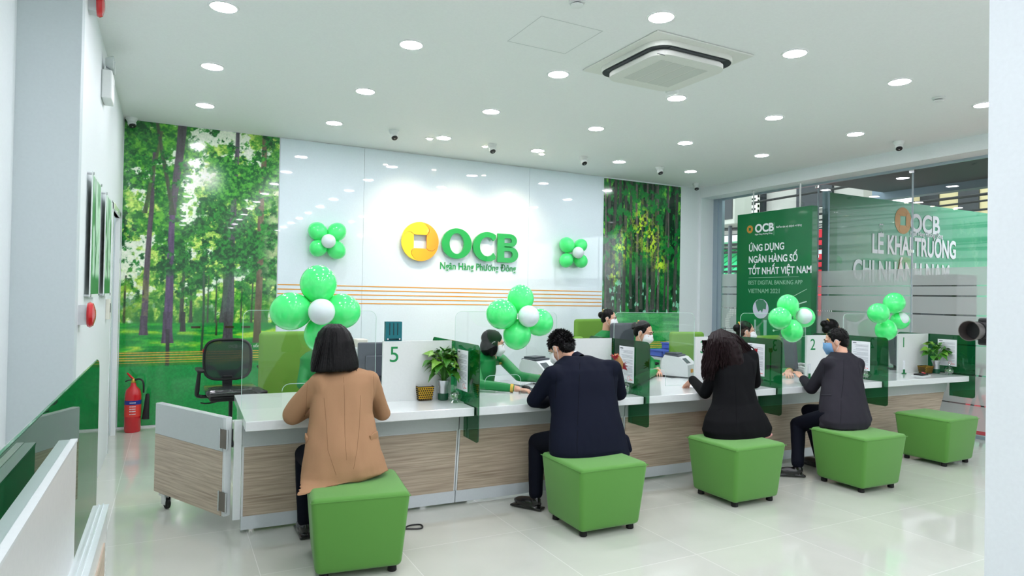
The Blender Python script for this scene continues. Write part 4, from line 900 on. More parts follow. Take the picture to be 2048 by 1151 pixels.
MB().lathe([(.15,0),(.15,.001)],40,T(fx,.20,1.42)@SM).build('globe_print',M_globe,t); 
MB().prism([(-.10,.10),(-.04,.145),(.05,.14),(.11,.08),(.10,-.01),(.05,.0),(.03,-.06),(0,-.02),(-.04,-.05),(-.07,.0)],T(fx-.0014,.20,1.42)@SM,.0008).build('continent_print',mat('continent',(70,130,100),.5),t)
MB().prism([(-.12,0),(-.085,0),(-.085,-.62),(-.11,-.62)],T(fx,.20,1.25)@SM,.001).prism([(.06,0),(.12,0),(.12,-.62),(.07,-.62)],T(fx,.20,1.25)@SM,.001).build('trophy_print',mat('trophy',(150,180,176),.3),t)
b=MB(); 
for (y0,z0,y1,z1,r) in ((-.25,1.55,-.62,1.72,.003),(-.28,1.36,-.62,1.44,.004),(-.2,1.20,-.62,1.30,.003),(-.35,1.47,-.62,1.545,.008),(-.05,1.1,-.62,1.18,.002),(-.1,1.0,-.62,1.05,.002),(-.18,1.24,-.25,1.55,.0025)): b.tube([(fx-.001,y0,z0),(fx-.001,y1,z1)],[(.0008,r)]*2,4,flat=(1,0,0))
for y,z in ((-.25,1.55),(-.18,1.24),(-.28,1.36),(-.2,1.2),(-.07,1.16),(-.05,1.1)): b.lathe([(.016,0),(.016,.001)],14,T(fx,y,z)@SM)
b.build('network_print',mat('net_print',(190,226,206),.4),t)
# launch backdrop outside, facing the entrance side
M_bill=gradmat('backdrop_green',(8,92,46),(8,146,98),0,1.8)
t=thing('launch_backdrop','large green opening ceremony backdrop outside the glass','backdrop',(8.42,6.30,0))
MB().box(0,4.6,0,.06,.12,3.13).build('panel',M_bill,t); MB().box(-.03,0,-.02,.08,.0,3.15).build('frame_post',mat('steel',(120,140,150),.4,.5),t)
def bt(body,sz,x,z,bold=.0,sx=1,m_=None): text(body,sz,T(x,-.006,z)@FRONT,m_ or M_paper,t,'lettering',.002,bold,sx=sx)
P_=lambda px,py: (at(px,py,6.29).x-8.42,at(px,py,6.29).z)
x,z=P_(1821,462); bt('OCB',.40,x,z,.012,.95)
x,z=P_(1821,470); bt('Ngân Hàng Phương Đông',.10,x,z,.001,.85)
x0,z0=P_(1744,504); x1_,_=P_(1920,515); bt('LỄ KHAI TRƯƠNG',.40,x0,z0,.012,.68)
x0,z0=P_(1706,556); bt('CHI NHÁNH NAM',.40,x0,z0,.012,.76)
x,z=P_(1807,441); coin(t,.21,T(x,-.003,z)@FRONT,[mat('coin_flat',(196,140,60))]*4,.002,.002)
# tall speaker silhouettes, ground, red carpet
t=thing('loudspeaker','tall black loudspeaker outside behind the frosted glass','speaker',(9.5,5.3,0)); MB().rbox(-.25,.25,-.30,.30,.45,1.94,.02).build('cabinet',M_black,t); MB().rbox(-.2,.2,-.2,.2,0,.45,.02).build('plinth',M_black,t)
for z in (.85,1.45): MB().lathe([(.17,0),(.15,.02),(.05,-.0)],28,T(-.25,0,z)@RY(-PI/2)).build('cone',M_dk,t,True)
struct(MB().box(GLX+.1,30,-8,30,-.12,-.02).build('floor_outside',mat('pavement',(150,150,146),.8)))
tag(MB().box(8.45,13,1.0,6.25,-.02,-.005).build('red_carpet',mat('carpet_red',(206,40,58),.9)),'red carpet on the ground outside the glass','carpet')
o=thing('folding_stand','dark folding stand on the red carpet beyond the window','stand',(9.3,4.75,0)); MB().tube([(-.25,0,0),(.12,0,.75)],.02,8).tube([(.22,0,0),(-.15,0,.75)],.02,8).build('leg',M_black,o,True); MB().rbox(-.22,.22,-.2,.2,.74,.77,.008).build('top',M_black,o)
# canopy over the pavement
t=thing('entrance_canopy','dark grey canopy over the pavement outside','canopy',(9.8,3,3.45)); M_can=mat('canopy_dark',(58,68,74),.6)
MB().box(-1.38,1.1,-6,4.1,.0,.12).build('soffit',M_can,t); MB().box(1.1,1.3,-6,4.3,-.12,.14).build('fascia',mat('fascia',(120,136,152),.5),t)
MB().tube([(1.2,4.2,-.1),(1.2,4.2,-3.44)],.05,10).build('column',M_can,t,True)
# shop building across the street
M_con=mat('concrete',(168,166,160),.85,bump=.4,bscale=5); M_lou=mat('louver_white',(226,224,216),.7); M_dwin=mat('dark_opening',(34,38,44),.4)
t=thing('street_building','grey street building with slatted balcony across the road','building',(16.5,16,0))
MB().box(.3,1.6,-4.5,10,0,9).build('wall',M_con,t)
b=MB()
for i in range(9): b.box(-.1,-.02,-1.2,1.8,4.0+i*.16,4.09+i*.16)
for i in range(5): b.box(-.12,0,-1.2+i*.72,-1.14+i*.72,3.95,5.5)
b.build('slat_balcony',M_lou,t)
for i in range(2,7): f_=MB().box(.2,.32,-8.4+i*2.4,-7.2+i*2.4,4.3,5.9).build('window',M_dwin,t); MB().box(.16,.2,-8.45+i*2.4,-7.15+i*2.4,4.25,4.3).build('sill',M_lou,f_)
MB().box(.25,.32,-3,1,0,3).build('shop_opening',M_dwin,t)
o=thing('green_awning','bright green corrugated awning across the street','awning',(15.4,15.5,2.3)); b=MB(); b.add([(-.8,-1.5,.0),(-.8,2.5,.0),(.9,2.5,.95),(.9,-1.5,.95)],[(0,1,2,3)]); b.add([(-.8,-1.5,-.03),(-.8,2.5,-.03),(.9,2.5,.92),(.9,-1.5,.92)],[(3,2,1,0)]); b.build('sheet',mat('awning_green',(60,214,140),.5),o)
b=MB()
for i in range(12): b.tube([(-.8,-1.5+i*.35,.01),(.9,-1.5+i*.35,.96)],.02,6)
b.build('rib',mat('awning_rib',(36,150,96),.5),o); MB().tube([(-.7,-1.3,0),(-.7,-1.3,-2.3)],.04,8).tube([(-.7,2.3,0),(-.7,2.3,-2.3)],.04,8).build('support_post',M_dk,o,True)
o=thing('white_awning','white tarpaulin roof above the green awning','awning',(15.7,15.5,3.3)); MB().box(-.7,.8,-1.6,2.6,0,.22).build('sheet',mat('tarp_white',(236,238,240),.7),o)
o=thing('red_banner','red shop banner beyond the sign box','banner',(14.0,11.0,1.2)); MB().box(-.03,.03,-1.0,1.0,0,2.1).build('cloth',mat('banner_red',(226,36,58),.6),o); MB().tube([(0,-1.0,-1.2),(0,-1.0,2.2)],.03,8).tube([(0,1.0,-1.2),(0,1.0,2.2)],.03,8).build('pole',M_chrome,o,True); MB().box(-.035,-.032,-.6,-.55,.1,2).box(-.035,-.032,-1,1,1.5,1.6).build('stripe',M_paper,o)
o=thing('air_conditioner_unit','grey outdoor air conditioner box high outside the window corner','air conditioner',(10.4,10.1,3.1)); MB().rbox(-.25,.25,-.35,.35,0,1.1,.02).build('case',mat('ac_case',(176,176,166),.6),o); MB().box(-.27,-.25,-.3,.05,.1,.95).build('fan_grille',M_dwin,o); MB().tube([(0,0,0),(0,0,-3.1)],.04,8).build('pole',M_dk,o,True)
o=thing('utility_wires','bundle of dark overhead wires along the street','wires',(13.6,10,3.6)); b=MB()
R_=random.Random(8)
for i in range(14): z=R_.uniform(-1.2,1.0); x=R_.uniform(-.3,.3); b.tube([(x,-10,z+R_.uniform(-.2,.2)),(x,-3,z-.15),(x,5,z+R_.uniform(-.3,.3)),(x,9,z+.2)],R_.uniform(.012,.035),6,smooth=5)
b.build('cable',M_rubber,o,True); MB().tube([(0,9,-3.6),(0,9,2.5)],.12,12).tube([(0,-10,-3.6),(0,-10,2.5)],.12,12).build('utility_pole',M_con,o,True)
for i,(y,z,c_) in enumerate(((10.2,4.2,(210,196,150)),(8.0,4.1,(180,206,196)),(5.8,4.3,(200,190,180)))):
    o=thing('shop_facade','%s upper storey of a far shop beyond the canopy'%['tan','pale green','light grey'][i],'building',(18.5,y,0)); MB().box(0,3,-1.1,1.0,0,7.5).build('wall',mat('fac%d'%i,c_,.8),o)
    for s in (-1,1): w_=MB().box(-.05,.02,s*.5-.25,s*.5+.25,z-.2,z+.7).build('window',M_dwin,o); MB().box(-.09,-.05,s*.5-.28,s*.5+.28,z-.26,z-.2).build('sill',M_lou,w_)
    MB().rbox(-.3,0,-.2,.3,z-1.1,z-.6,.02).build('cooling_unit',M_whitem,o)

# ================================================================== PEOPLE
def wool(name,c,rough=.85,seams=None,ox=0,coat=0):
    m=mat(name,c,rough,bump=.25,bscale=350,sheen=0,coat=coat,spec=.15 if rough>.6 else .5)
    return m
M_camel=wool('camel_cloth',(170,132,100)); M_navy=wool('navy_cloth',(15,20,36),.8); M_blackc=wool('black_cloth',(10,11,14),.8); M_greyc=wool('charcoal_cloth',(44,43,50),.8)
M_trn=wool('dark_navy_trousers',(12,16,28),.8); M_pink=wool('pink_satin',(222,160,152),.4); M_gr=wool('green_silk',(14,138,66),.45); M_shoe=mat('black_leather',(16,16,18),.25,coat=.5)
M_shirt=mat('white_shirt',(230,234,238),.7); M_gold=mat('gold_trim',(214,178,84),.35,.6); M_hairw=mat('dark_brown_hair',(24,10,13),.5,spec=.15,bump=.4,bscale=80,bdist=.004)
M_eye=mat('eye_dark',(24,18,16),.2,coat=.6); M_ew=mat('eye_white',(226,222,218),.3); M_lip=mat('lip',(190,96,96),.45)
def noise3(w,sx,sy,sz,seed): return fbm(w[:,0]*sx+w[:,1]*sy*.7+50,w[:,2]*sz+w[:,1]*sy*.3+50,seed,3)-.5
def folds(amp,seed,sx=9,sz=3):
    def g(w,no):
        return amp*(2*(fbm(w[:,0]*sx+40,w[:,2]*sz+w[:,1]*2+40,seed,2)-.5)+1.1*(fbm(w[:,0]*sx*.45+w[:,2]*3+40,w[:,2]*sz*1.6-w[:,0]*4+60,seed+7,3)-.5))
    return g
def ringx(pxl,pxr,py,y,b,amin=.1,lean=0):
    A=at(pxl,py,y); B=at(pxr,py,y); c=(A+B)/2; tn=c.x/y; wh=(B.x-A.x)/2; a=math.sqrt(max(wh*wh-b*b*tn*tn,amin*amin))
    return (c,(a,0,0),(0,b,lean))
def headM(c,yaw,pitch=0,roll=0,s=1.0):     # local +y is where the face looks
    return T(*c)@RZ(yaw)@RX(pitch)@RY(roll)@Matrix.Scale(s,4)
def head_shape(b,M):
    b.ell((0,-.012,.030),(.076,.094,.086),M,24,16); b.ell((0,.022,-.028),(.062,.070,.088),M,20,14); b.ell((0,.040,-.082),(.040,.046,.034),M)
    P=[M@Vector(p) for p in ((0,.088,.018),(0,.100,-.005),(0,.110,-.026),(0,.092,-.036))]; s=M.to_scale().x
    b.tube(P,[.008*s,.010*s,.014*s,.009*s],10); b.ell((0,.078,.028),(.052,.018,.012),M); b.ell((0,.088,-.062),(.024,.012,.010),M)
    for q in (-1,1): b.ell((q*.078,-.006,-.012),(.009,.018,.032),M@T(0,0,0)); b.ell((q*.034,.078,-.022),(.020,.016,.018),M); b.ell((q*.013,.100,-.027),(.009,.010,.008),M)
def face_parts(M,par,org,mask=None,lowered=False):
    Mo=T(*[-v for v in org])@M
    for q in (-1,1):
        e=MB().ell((q*.031,.084,.004),(.015,.008,.0075 if not lowered else .004),Mo,14,10).build('eye',M_ew,par,True)
        MB().ell((q*.031,.0895,.003),(.0075,.005,.0072 if not lowered else .004),Mo,12,8).build('iris',M_eye,e,True)
        MB().tube([Mo@Vector(p) for p in ((q*.015,.0915,.008),(q*.031,.095,.0135),(q*.047,.084,.006))],.002,6,smooth=3).build('eyelashes',M_eye,par,True)
        MB().tube([Mo@Vector(p) for p in ((q*.014,.096,.027),(q*.033,.096,.034),(q*.052,.080,.028))],[.003,.0035,.0015],6,smooth=3).build('eyebrow',M_hair,par,True)
    MB().tube([Mo@Vector(p) for p in ((-.022,.094,-.060),(0,.102,-.058),(.022,.094,-.060))],[.002,.006,.002],8,smooth=3).build('lips',M_lip,par,True)
    if mask:
        m_=M_maskw if mask=='w' else mat('mask_blue',(120,170,216),.7)
        b=MB(); vs=[];nu,nv=15,11
        for j in range(nv):
            v=j/(nv-1)
            for i in range(nu):
                u=i/(nu-1)*2-1; half=.070-.026*(abs(v-.45)/.55)**2; x=half*math.sin(u*1.45)/math.sin(1.45); z=-.002-.108*v
                fr=.132-.030*abs(v-.42)/.5 if mask=='w' else .126-.016*abs(v-.4)/.5
                y=.018+(fr-.018)*(math.cos(u*1.45)**.75 if math.cos(u*1.45)>0 else 0)
                vs.append(Mo@Vector((x,y,z+.012*(1-abs(u)) * (1 if j==0 else 0))))
        o=len(b.v); b.v+=[tuple(v) for v in vs]
        for j in range(nv-1):
            for i in range(nu-1): a=o+j*nu+i; b.f.append((a,a+1,a+nu+1,a+nu))
        mk=b.build('face_mask',m_,par,True,None); mo=mk.modifiers.new('thick','SOLIDIFY'); mo.thickness=.002
        for q in (-1,1): MB().tube([Mo@Vector(p) for p in ((q*.069,.022,-.014),(q*.082,-.0,.020),(q*.084,-.026,.0),(q*.078,-.012,-.045),(q*.066,.020,-.088))],.0018,6,smooth=4).build('ear_loop',M_maskw,par,True)
def hand(b,w,tip,up,curl=.5,s=1.0,left=False):
    w=Vector(w); d=(Vector(tip)-w).normalized(); up=Vector(up); side=d.cross(up).normalized(); up=side.cross(d); sg=-1 if left else 1
    P=lambda a,c,e: w+d*(a*s)+side*(c*s*sg)+up*(e*s)
    M=Matrix(((side.x*sg,d.x,up.x,0),(side.y*sg,d.y,up.y,0),(side.z*sg,d.z,up.z,0),(0,0,0,1)))
    b.ell((0,0,0),(.040*s,.050*s,.014*s),T(*P(.050,0,0))@M); b.caps(P(-.01,0,0),P(.03,0,0),.026*s,.024*s)
    for c,L,r in ((-.030,.066,.0085),(-.010,.076,.009),(.011,.071,.0088),(.030,.056,.0078)):
        a0=P(.085,c,.004); a1=P(.085+L*.45,c*1.15,.004-curl*.006); a2=P(.085+L*.75,c*1.2,-.004-curl*.022); a3=P(.085+L*(1-.15*curl),c*1.2,-.010-curl*.042)
        b.tube([P(.06,c*.8,.0),a0,a1,a2,a3],[r*s*1.1,r*s*1.05,r*s,r*s*.9,r*s*.62],10)
    b.tube([P(.018,-.026,-.004),P(.045,-.050,-.010),P(.070,-.056,-.016),P(.092,-.050,-.020)],[.012*s,.0115*s,.010*s,.0065*s],10)
def person(label,base,cloth,rings,arms,headc,yaw,pitch,neckb,hair,mask=None,legs=None,name='jacket',sleeve=(.062,.05,.042),vox=.0075,fold=.004,hands=None,lowered=False,seed=1,roll=0,hs=1.0,extra=None,trm=None,lapse=None):
    o=thing('person',label,'person',base); org=base; M=headM(headc,yaw,pitch,roll,hs)
    body=MB(); head_shape(body,M); nk=M@Vector((0,-.02,-.05)); body.caps(nk,neckb,.052*hs,.058*hs); body.caps(Vector(neckb)+Vector((0,0,-.05)),rings[len(rings)//2][0],.05,.06); body.caps(rings[len(rings)//2][0],Vector(base)+Vector((0,0,.60)),.06,.07)
    for A in arms: body.caps(A[0],A[1],.046,.038); body.caps(A[1],A[2],.037,.026)
    if hands:
        for h in hands: hand(body,*h)
    if legs:
        for H,K,N,Tq in legs: body.caps(H,K,.07,.05); body.caps(K,N,.048,.036)
    blob(body,'body',M_skin,o,org,.0055 if hands else .008,2)
    face_parts(M,o,org,mask,lowered)
    j=MB(); j.loft(rings,36)
    for A in arms: j.caps(A[0],Vector(neckb)+Vector((0,0,-.045)),sleeve[0]*1.02,.05); j.caps(A[0],rings[len(rings)//2][0],sleeve[0]*1.0,.09); j.caps(A[0],A[1],sleeve[0],sleeve[1]); j.caps(A[1],Vector(A[1]).lerp(Vector(A[2]),.94),sleeve[1],sleeve[2])
    if extra: extra(j)
    jk=blob(j,name,cloth,o,org,vox,9,folds(fold,seed))
    if legs and trm:
        q=MB()
        for H,K,N,Tq in legs: q.caps(H,K,.088,.068); q.caps(K,Vector(K).lerp(Vector(N),.97),.066,.052)
        blob(q,'trousers',trm,o,org,.009,4,folds(.004,seed+3,10,8))
        for H,K,N,Tq in legs:
            q=MB(); N_=Vector(N); Tt=Vector(Tq); d=(Tt-N_); d.z=0; d.normalize(); q.ell((0,0,0),(.044,.115,.038),T(N_.x+d.x*.065,N_.y+d.y*.065,.045)@RZ(math.atan2(d.y,d.x)-PI/2)); q.ell((0,0,0),(.036,.05,.045),T(N_.x,N_.y,.065)); q.box(-.04,.04,-.06,.19,.004,.022,T(N_.x,N_.y,0)@RZ(math.atan2(d.y,d.x)-PI/2)); blob(q,'shoe',M_shoe,o,org,.006,3)
    hair(o,M,org); return o,M
def cap_hair(mat_,name='hair',spikes=0,low=0,parts=None,post=None,seed=1,vox=.006,len_=.016):
    def f(o,M,org):
        b=MB(); b.ell((0,-.022,.043),(.083,.094,.083),M,24,16); b.ell((0,-.055,-.01+low),(.070,.058,.070),M)
        for q in (-1,1): b.ell((q*.066,.015,.025),(.014,.022,.030),M)
        if parts: parts(b,M)
        h=blob(b,name,mat_,o,org,vox,3,folds(.003,seed,60,40))
        if spikes:
            R_=random.Random(seed); s_=MB(); Mo=T(*[-v for v in org])@M
            for i in range(spikes):
                a=R_.random()*2*PI; e=R_.uniform(-.15,1.5) if R_.random()<.75 else R_.uniform(-.9,0); a=a if e>-.15 else R_.uniform(PI+.3,2*PI-.3); n=Vector((math.cos(a)*math.cos(e),math.sin(a)*math.cos(e),math.sin(e)))
                p=Vector((n.x*.078,-.022+n.y*.090,.043+n.z*(.079 if e>-.15 else .11))); d=(n+Vector((R_.uniform(-.5,.5),R_.uniform(-.2,.6),R_.uniform(-.3,.2)))).normalized()
                s_.tube([Mo@p,Mo@(p+d*len_*.6),Mo@(p+d*len_*R_.uniform(.8,1.5)+Vector((0,0,-.003)))],[.0042,.003,.0006],5)
            s_.build('hair_tufts',mat_,o,True)
    return f
def bun(side=-1,clip=True):
    def parts(b,M): b.ell((0,-.118,.030),(.046,.036,.044),M)
    base=cap_hair(M_hair,parts=parts,seed=5)
    def f(o,M,org):
        base(o,M,org); Mo=T(*[-v for v in org])@M
        q=MB().tube([Mo@Vector(p) for p in ((-.052,-.085,.075),(0,-.085,.095),(.052,-.085,.075))],[.004,.012,.004],8,smooth=4); q.ell((0,-.09,.098),(.016,.010,.012),Mo).build('hair_clip',M_gold,o,True)
    return f
def strands(o,M,org,mat_,n,seed,L0,L1,wave,face=0,r=.006,name='hair_locks',a0=-PI,a1=PI,front=.2):
    R_=random.Random(seed); s_=MB(); Mo=T(*[-v for v in org])@M; Mi=Mo.to_3x3().inverted()
    down=(Mi@Vector((0,0,-1))).normalized()
    for i in range(n):
        a=R_.uniform(a0,a1)-PI/2; e=R_.uniform(.05,1.35); nn=Vector((math.cos(a)*math.cos(e),math.sin(a)*math.cos(e),math.sin(e)))
        if nn.y>front: continue
        P=[];rad=[];p=Vector((nn.x*.082,-.02+nn.y*.096,.04+nn.z*.086)); L=R_.uniform(L0,L1); st=9; dirn=Vector((nn.x*.9,nn.y*.9,0))+down*.5; ph=R_.random()*6.28; ax=Vector((math.cos(ph),math.sin(ph),0))
        for k in range(st):
            t=k/(st-1); P.append(Mo@(p+ax*wave*math.sin(t*9+ph)*t)); rad.append((r*(1-.75*t**3)*1.0,r*.55))
            dirn=(dirn*.62+down*.55+nn*.02).normalized(); p=p+dirn*L/st
            # keep locks outside the skull
            q=Vector((p.x/.084,(p.y+.018)/.1,(p.z-.035)/.092))
            if q.length<1: q.normalize(); p=Vector((q.x*.084,q.y*.1-.018,q.z*.092+.035))
        s_.tube(P,rad,6)
    s_.build(name,mat_,o,True)

# ---- woman in camel coat
y0=3.98
def camel_extra(j):
    j.caps(at(775,944,3.97),at(748,930,3.95),.018,.07)
rg=[ringx(592,612,990,3.73,.015,.02),ringx(593,640,981,3.745,.02,.04),ringx(596,700,971,3.78,.03,.08),ringx(599,745,960,3.83,.07,.1),ringx(601,776,946,3.89,.13),ringx(604,768,928,3.93,.16),ringx(610,757,900,3.96,.16),ringx(616,750,860,3.99,.135),ringx(620,746,825,4.02,.12),ringx(621,747,790,4.05,.115),ringx(625,752,762,4.07,.105),ringx(636,744,746,4.08,.085),ringx(655,722,738,4.09,.06)]
def camel_hair(o,M,org):
    c=M@Vector((0,0,0)); b=MB(); g=lambda px,py,y: at(px,py,y)
    def rx(l,r_,py,y,bb): A=at(l,py,y);B=at(r_,py,y); return ((A+B)/2,((B.x-A.x)/2,0,0),(0,bb,0))
    b.loft([rx(621,713,741,4.05,.075),rx(621,716,735,4.06,.09),rx(622,715,722,4.08,.105),rx(627,709,700,4.10,.112),rx(631,705,680,4.11,.112),rx(637,699,665,4.12,.10),rx(646,690,654,4.12,.078),rx(657,680,647.5,4.12,.04)],40,2.1)
    def ds(w,no):
        th=np.arctan2(w[:,1]-4.11,w[:,0]-c.x); return .006*(fbm(th*9+20,w[:,2]*1.2+10,3,3)-.5)*2+.0018*np.sin(th*70)*sst(1.36,1.28,w[:,2])
    blob(b,'bob_hair',M_hair,o,org,.0055,2,ds)
    s_=MB(); R_=random.Random(4)
    for i in range(150):
        px=R_.uniform(622,714); yy=R_.uniform(3.965,4.0)+abs(px-668)/46*.05; x0=668+(px-668)*.55
        P=[at(x0,662+abs(x0-668)*.35,yy+.045)]+[at(x0+(px-x0)*t**1.2,662+(742+R_.uniform(-2.5,1.5)-662)*t,yy+.03*(1-t)) for t in (.25,.5,.75,1)]
        s_.tube([p-Vector(org) for p in P],[.0012,.0028,.003,.003,.0012],5)
    s_.build('hair_strands',M_hair,o,True)
hc=at(668,688,4.12)
L=[at(640,762,4.05),at(585,829,4.17),at(640,812,4.42)]; R=[at(741,760,4.05),at(765,824,4.17),at(715,806,4.42)]
legs=[(Vector((.83,3.98,.52)),Vector((.80,4.40,.50)),Vector((.79,4.30,.10)),Vector((.79,4.45,.03))),(Vector((1.03,3.98,.52)),Vector((1.08,4.40,.50)),Vector((1.06,4.30,.10)),Vector((1.06,4.45,.03)))]
po,PM=person('seated woman seen from behind, long camel coat, straight black shoulder-length hair',(.93,3.98,.0),M_camel,rg,(L,R),hc,0,-.15,at(680,742,4.13),camel_hair,None,legs,'camel_coat',vox=.0065,fold=.013,seed=11,extra=camel_extra,trm=M_trn,sleeve=(.060,.054,.046))
O_=Vector((.93,3.98,0))
def flap(par,px,py,y,w,h,m_,rz=0,nm='pocket_flap',org=O_):
    p=at(px,py,y)-org; MB().rbox(-w/2,w/2,-.008,.004,-h/2,h/2,.003,2,T(*p)@RZ(rz)).build(nm,m_,par,True)
def seamline(par,pts,m_,org,r=.0022,nm='back_seam'): MB().tube([p-Vector(org) for p in pts],r,6,smooth=5).build(nm,m_,par,True)
# ---- man in navy suit
rg=[ringx(1106,1256,914,3.86,.14),ringx(1100,1252,895,3.88,.16),ringx(1100,1246,865,3.92,.16),ringx(1102,1236,825,3.97,.145),ringx(1098,1232,790,4.02,.135),ringx(1096,1234,760,4.06,.13),ringx(1100,1232,738,4.09,.115),ringx(1112,1215,722,4.12,.09),ringx(1130,1180,711,4.14,.06)]
L=[at(1104,750,4.06),at(1068,800,4.19),at(1122,806,4.46)]; R=[at(1226,736,4.05),at(1238,785,4.17),at(1190,790,4.42)]
hc=at(1122,696,4.24)
legs=[(at(1130,880,3.95),at(1074,884,4.27),Vector((2.39,4.16,.11)),Vector((2.30,4.30,.02))),(Vector((2.78,3.95,.53)),Vector((2.86,4.36,.50)),Vector((2.82,4.2,.11)),Vector((2.82,4.35,.02)))]
def navy_extra(j): j.caps(at(1112,915,3.88),at(1118,895,3.92),.02,.06); j.caps(at(1258,898,3.88),at(1246,880,3.92),.02,.05)
pn,PM=person('seated man seen from behind bending forward, navy suit, short spiky black hair, white mask',(2.62,3.95,0),M_navy,rg,(L,R),hc,.3,-.6,at(1148,722,4.15),cap_hair(M_hair,spikes=1100,seed=8,len_=.022),'w',legs,'suit_jacket',seed=21,extra=navy_extra,trm=M_trn,sleeve=(.068,.058,.048),roll=0,fold=.009)
ON=Vector((2.62,3.95,0))
def collar(par,org,nb,hd,m1,m2):
    d=(Vector(hd)-Vector(nb)).normalized(); M=T(*(Vector(nb)-Vector(org)))@d.to_track_quat('Z','Y').to_matrix().to_4x4()
    MB().lathe([(.060,-.01),(.062,.028),(.058,.032),(.055,.0)],28,M,cap=False).build('shirt_collar',m1,par,True)
    MB().lathe([(.082,-.035),(.070,.012),(.064,.016),(.066,-.02)],28,M,cap=False).build('jacket_collar',m2,par,True)
collar(pn,ON,at(1146,718,4.17),at(1128,700,4.24),M_shirt,M_navy)
# ---- woman in black jacket with wavy hair
rg=[ringx(1410,1538,872,3.88,.16),ringx(1404,1541,856,3.90,.17),ringx(1410,1532,835,3.92,.155),ringx(1424,1514,805,3.97,.12),ringx(1428,1506,775,4.01,.115),ringx(1426,1510,745,4.05,.115),ringx(1428,1512,722,4.08,.10),ringx(1438,1500,708,4.10,.075),ringx(1450,1482,700,4.11,.055)]
L=[at(1440,722,4.07),at(1410,785,4.16),at(1384,758,4.42)]; R=[at(1502,712,4.08),at(1510,765,4.22),at(1478,762,4.42)]
def wavy(o,M,org):
    b=MB(); b.ell((0,-.022,.040),(.092,.105,.092),M,24,16); 
    b.loft([(at(1468,738,4.02),(.085,0,0),(0,.05,0)),(at(1463,715,4.05),(.12,0,0),(0,.075,0)),(at(1452,690,4.10),(.125,0,0),(0,.10,0)),(at(1442,672,4.14),(.10,0,0),(0,.10,0))],24)
    blob(b,'hair_mass',M_hairw,o,org,.007,3,folds(.010,9,26,16))
    R2=random.Random(77); q=MB()
    for i in range(520):
        u=R2.random(); pe=1402+110*u; ye=735+R2.uniform(-16,16)+(14 if u<.25 else 0)-(18 if u>.93 else 0); x0=1442+(pe-1456)*.34; y_0=656+abs(x0-1442)*.42+R2.uniform(0,6)
        dep=3.985+.0016*abs(pe-1462)+R2.uniform(0,.03); ph=R2.random()*6.28; amp=R2.uniform(2,4.5); P=[]
        for k in range(11):
            t_=k/10; e_=t_**.62; px=x0+(pe-x0)*e_+amp*math.sin(t_*11+ph)*t_; py=y_0+(ye-y_0)*t_; bulge=4.19-.20*math.sin(min(1,t_*1.7)*PI/2)
            P.append(at(px,py,max(dep,bulge-.0) if t_<.6 else dep+.0)-Vector(org))
        q.tube(P,[.003]+[.0055]*8+[.004,.001],5)
    q.build('wavy_locks',M_hairw,o,True)
    s_=MB(); R_=random.Random(14)
    for i in range(46):
        px=1404+R_.uniform(0,22); L_=R_.uniform(30,62); ph=R_.random()*6; yy=R_.uniform(4.12,4.2)
        s_.tube([at(px+4*math.sin(ph+k*1.1)+(2 if k<2 else 0)+k*1.2,680+L_*k/6,yy) - Vector(org) for k in range(7)],[.003,.005,.006,.006,.005,.004,.0012],5)
    s_.build('side_locks',M_hairw,o,True)
hc=at(1441,697,4.16)
legs=None
lg=[(Vector((4.10,3.96,.55)),Vector((4.34,4.33,.53)),Vector((4.42,4.30,.10)),Vector((4.46,4.42,.03))),(Vector((4.22,3.93,.55)),Vector((4.50,4.28,.53)),Vector((4.60,4.28,.10)),Vector((4.64,4.42,.03)))]
pw,PM=person('seated woman seen from behind, black jacket over pink skirt, wavy dark hair',(4.05,3.95,0),M_blackc,rg,(L,R),hc,.25,-.5,at(1464,704,4.11),wavy,None,lg,'black_jacket',seed=31,sleeve=(.060,.052,.040),hands=[(at(1384,758,4.42),at(1372,772,4.50),(0,0,1),.5,.95,True),(at(1478,762,4.42),at(1395,757,4.50),(0,0,1),.7,.95,False)],fold=.008)
OW=Vector((4.05,3.95,0)); q=MB(); q.loft([(at(1492,877,3.86)+Vector((0,.05,0)),(.19,0,0),(0,.16,0)),(at(1490,868,3.88)+Vector((0,.05,0)),(.17,0,0),(0,.15,0))],28)
for H,K,N,Tq in lg: q.caps(H,K,.088,.072); q.caps(K,K.lerp(N,.45),.072,.085)
q.caps(at(1478,881,3.755),at(1510,879,3.76),.014,.024); q.caps(at(1510,878,3.76),at(1541,869,3.80),.024,.016); q.caps(at(1424,830,4.22),at(1445,838,4.05),.048,.07)
blob(q,'pink_skirt',M_pink,pw,OW,.008,3,folds(.006,41,26,20))
for H,K,N,Tq in lg: MB().ell((N.x-4.05,N.y-3.95+.06,.04),(.04,.11,.036)).build('shoe',M_shoe,pw,True)
# ---- man in dark grey jacket
rg=[ringx(1642,1736,852,3.74,.15,.16),ringx(1637,1741,838,3.76,.16,.16),ringx(1638,1734,815,3.80,.15,.16),ringx(1641,1726,785,3.86,.135,.15),ringx(1644,1722,755,3.92,.13,.16),ringx(1646,1721,732,3.96,.12,.17),ringx(1650,1716,715,3.99,.10,.16),ringx(1662,1702,703,4.02,.075,.10)]
L=[at(1655,728,3.98),at(1622,776,4.10),at(1606,757,4.30)]; R=[at(1714,728,3.93),at(1708,780,4.12),at(1640,770,4.34)]
hc=at(1672,682,4.08)
legs=[(Vector((5.12,3.80,.54)),at(1596,848,4.12),Vector((4.95,3.98,.11)),Vector((4.80,4.08,.02))),(Vector((5.38,3.85,.54)),Vector((5.42,4.24,.50)),Vector((5.40,4.1,.11)),Vector((5.40,4.25,.02)))]
def grey_extra(j): j.caps(at(1738,848,3.66),at(1728,830,3.72),.02,.05); j.caps(at(1645,850,3.8),at(1655,835,3.82),.03,.05)
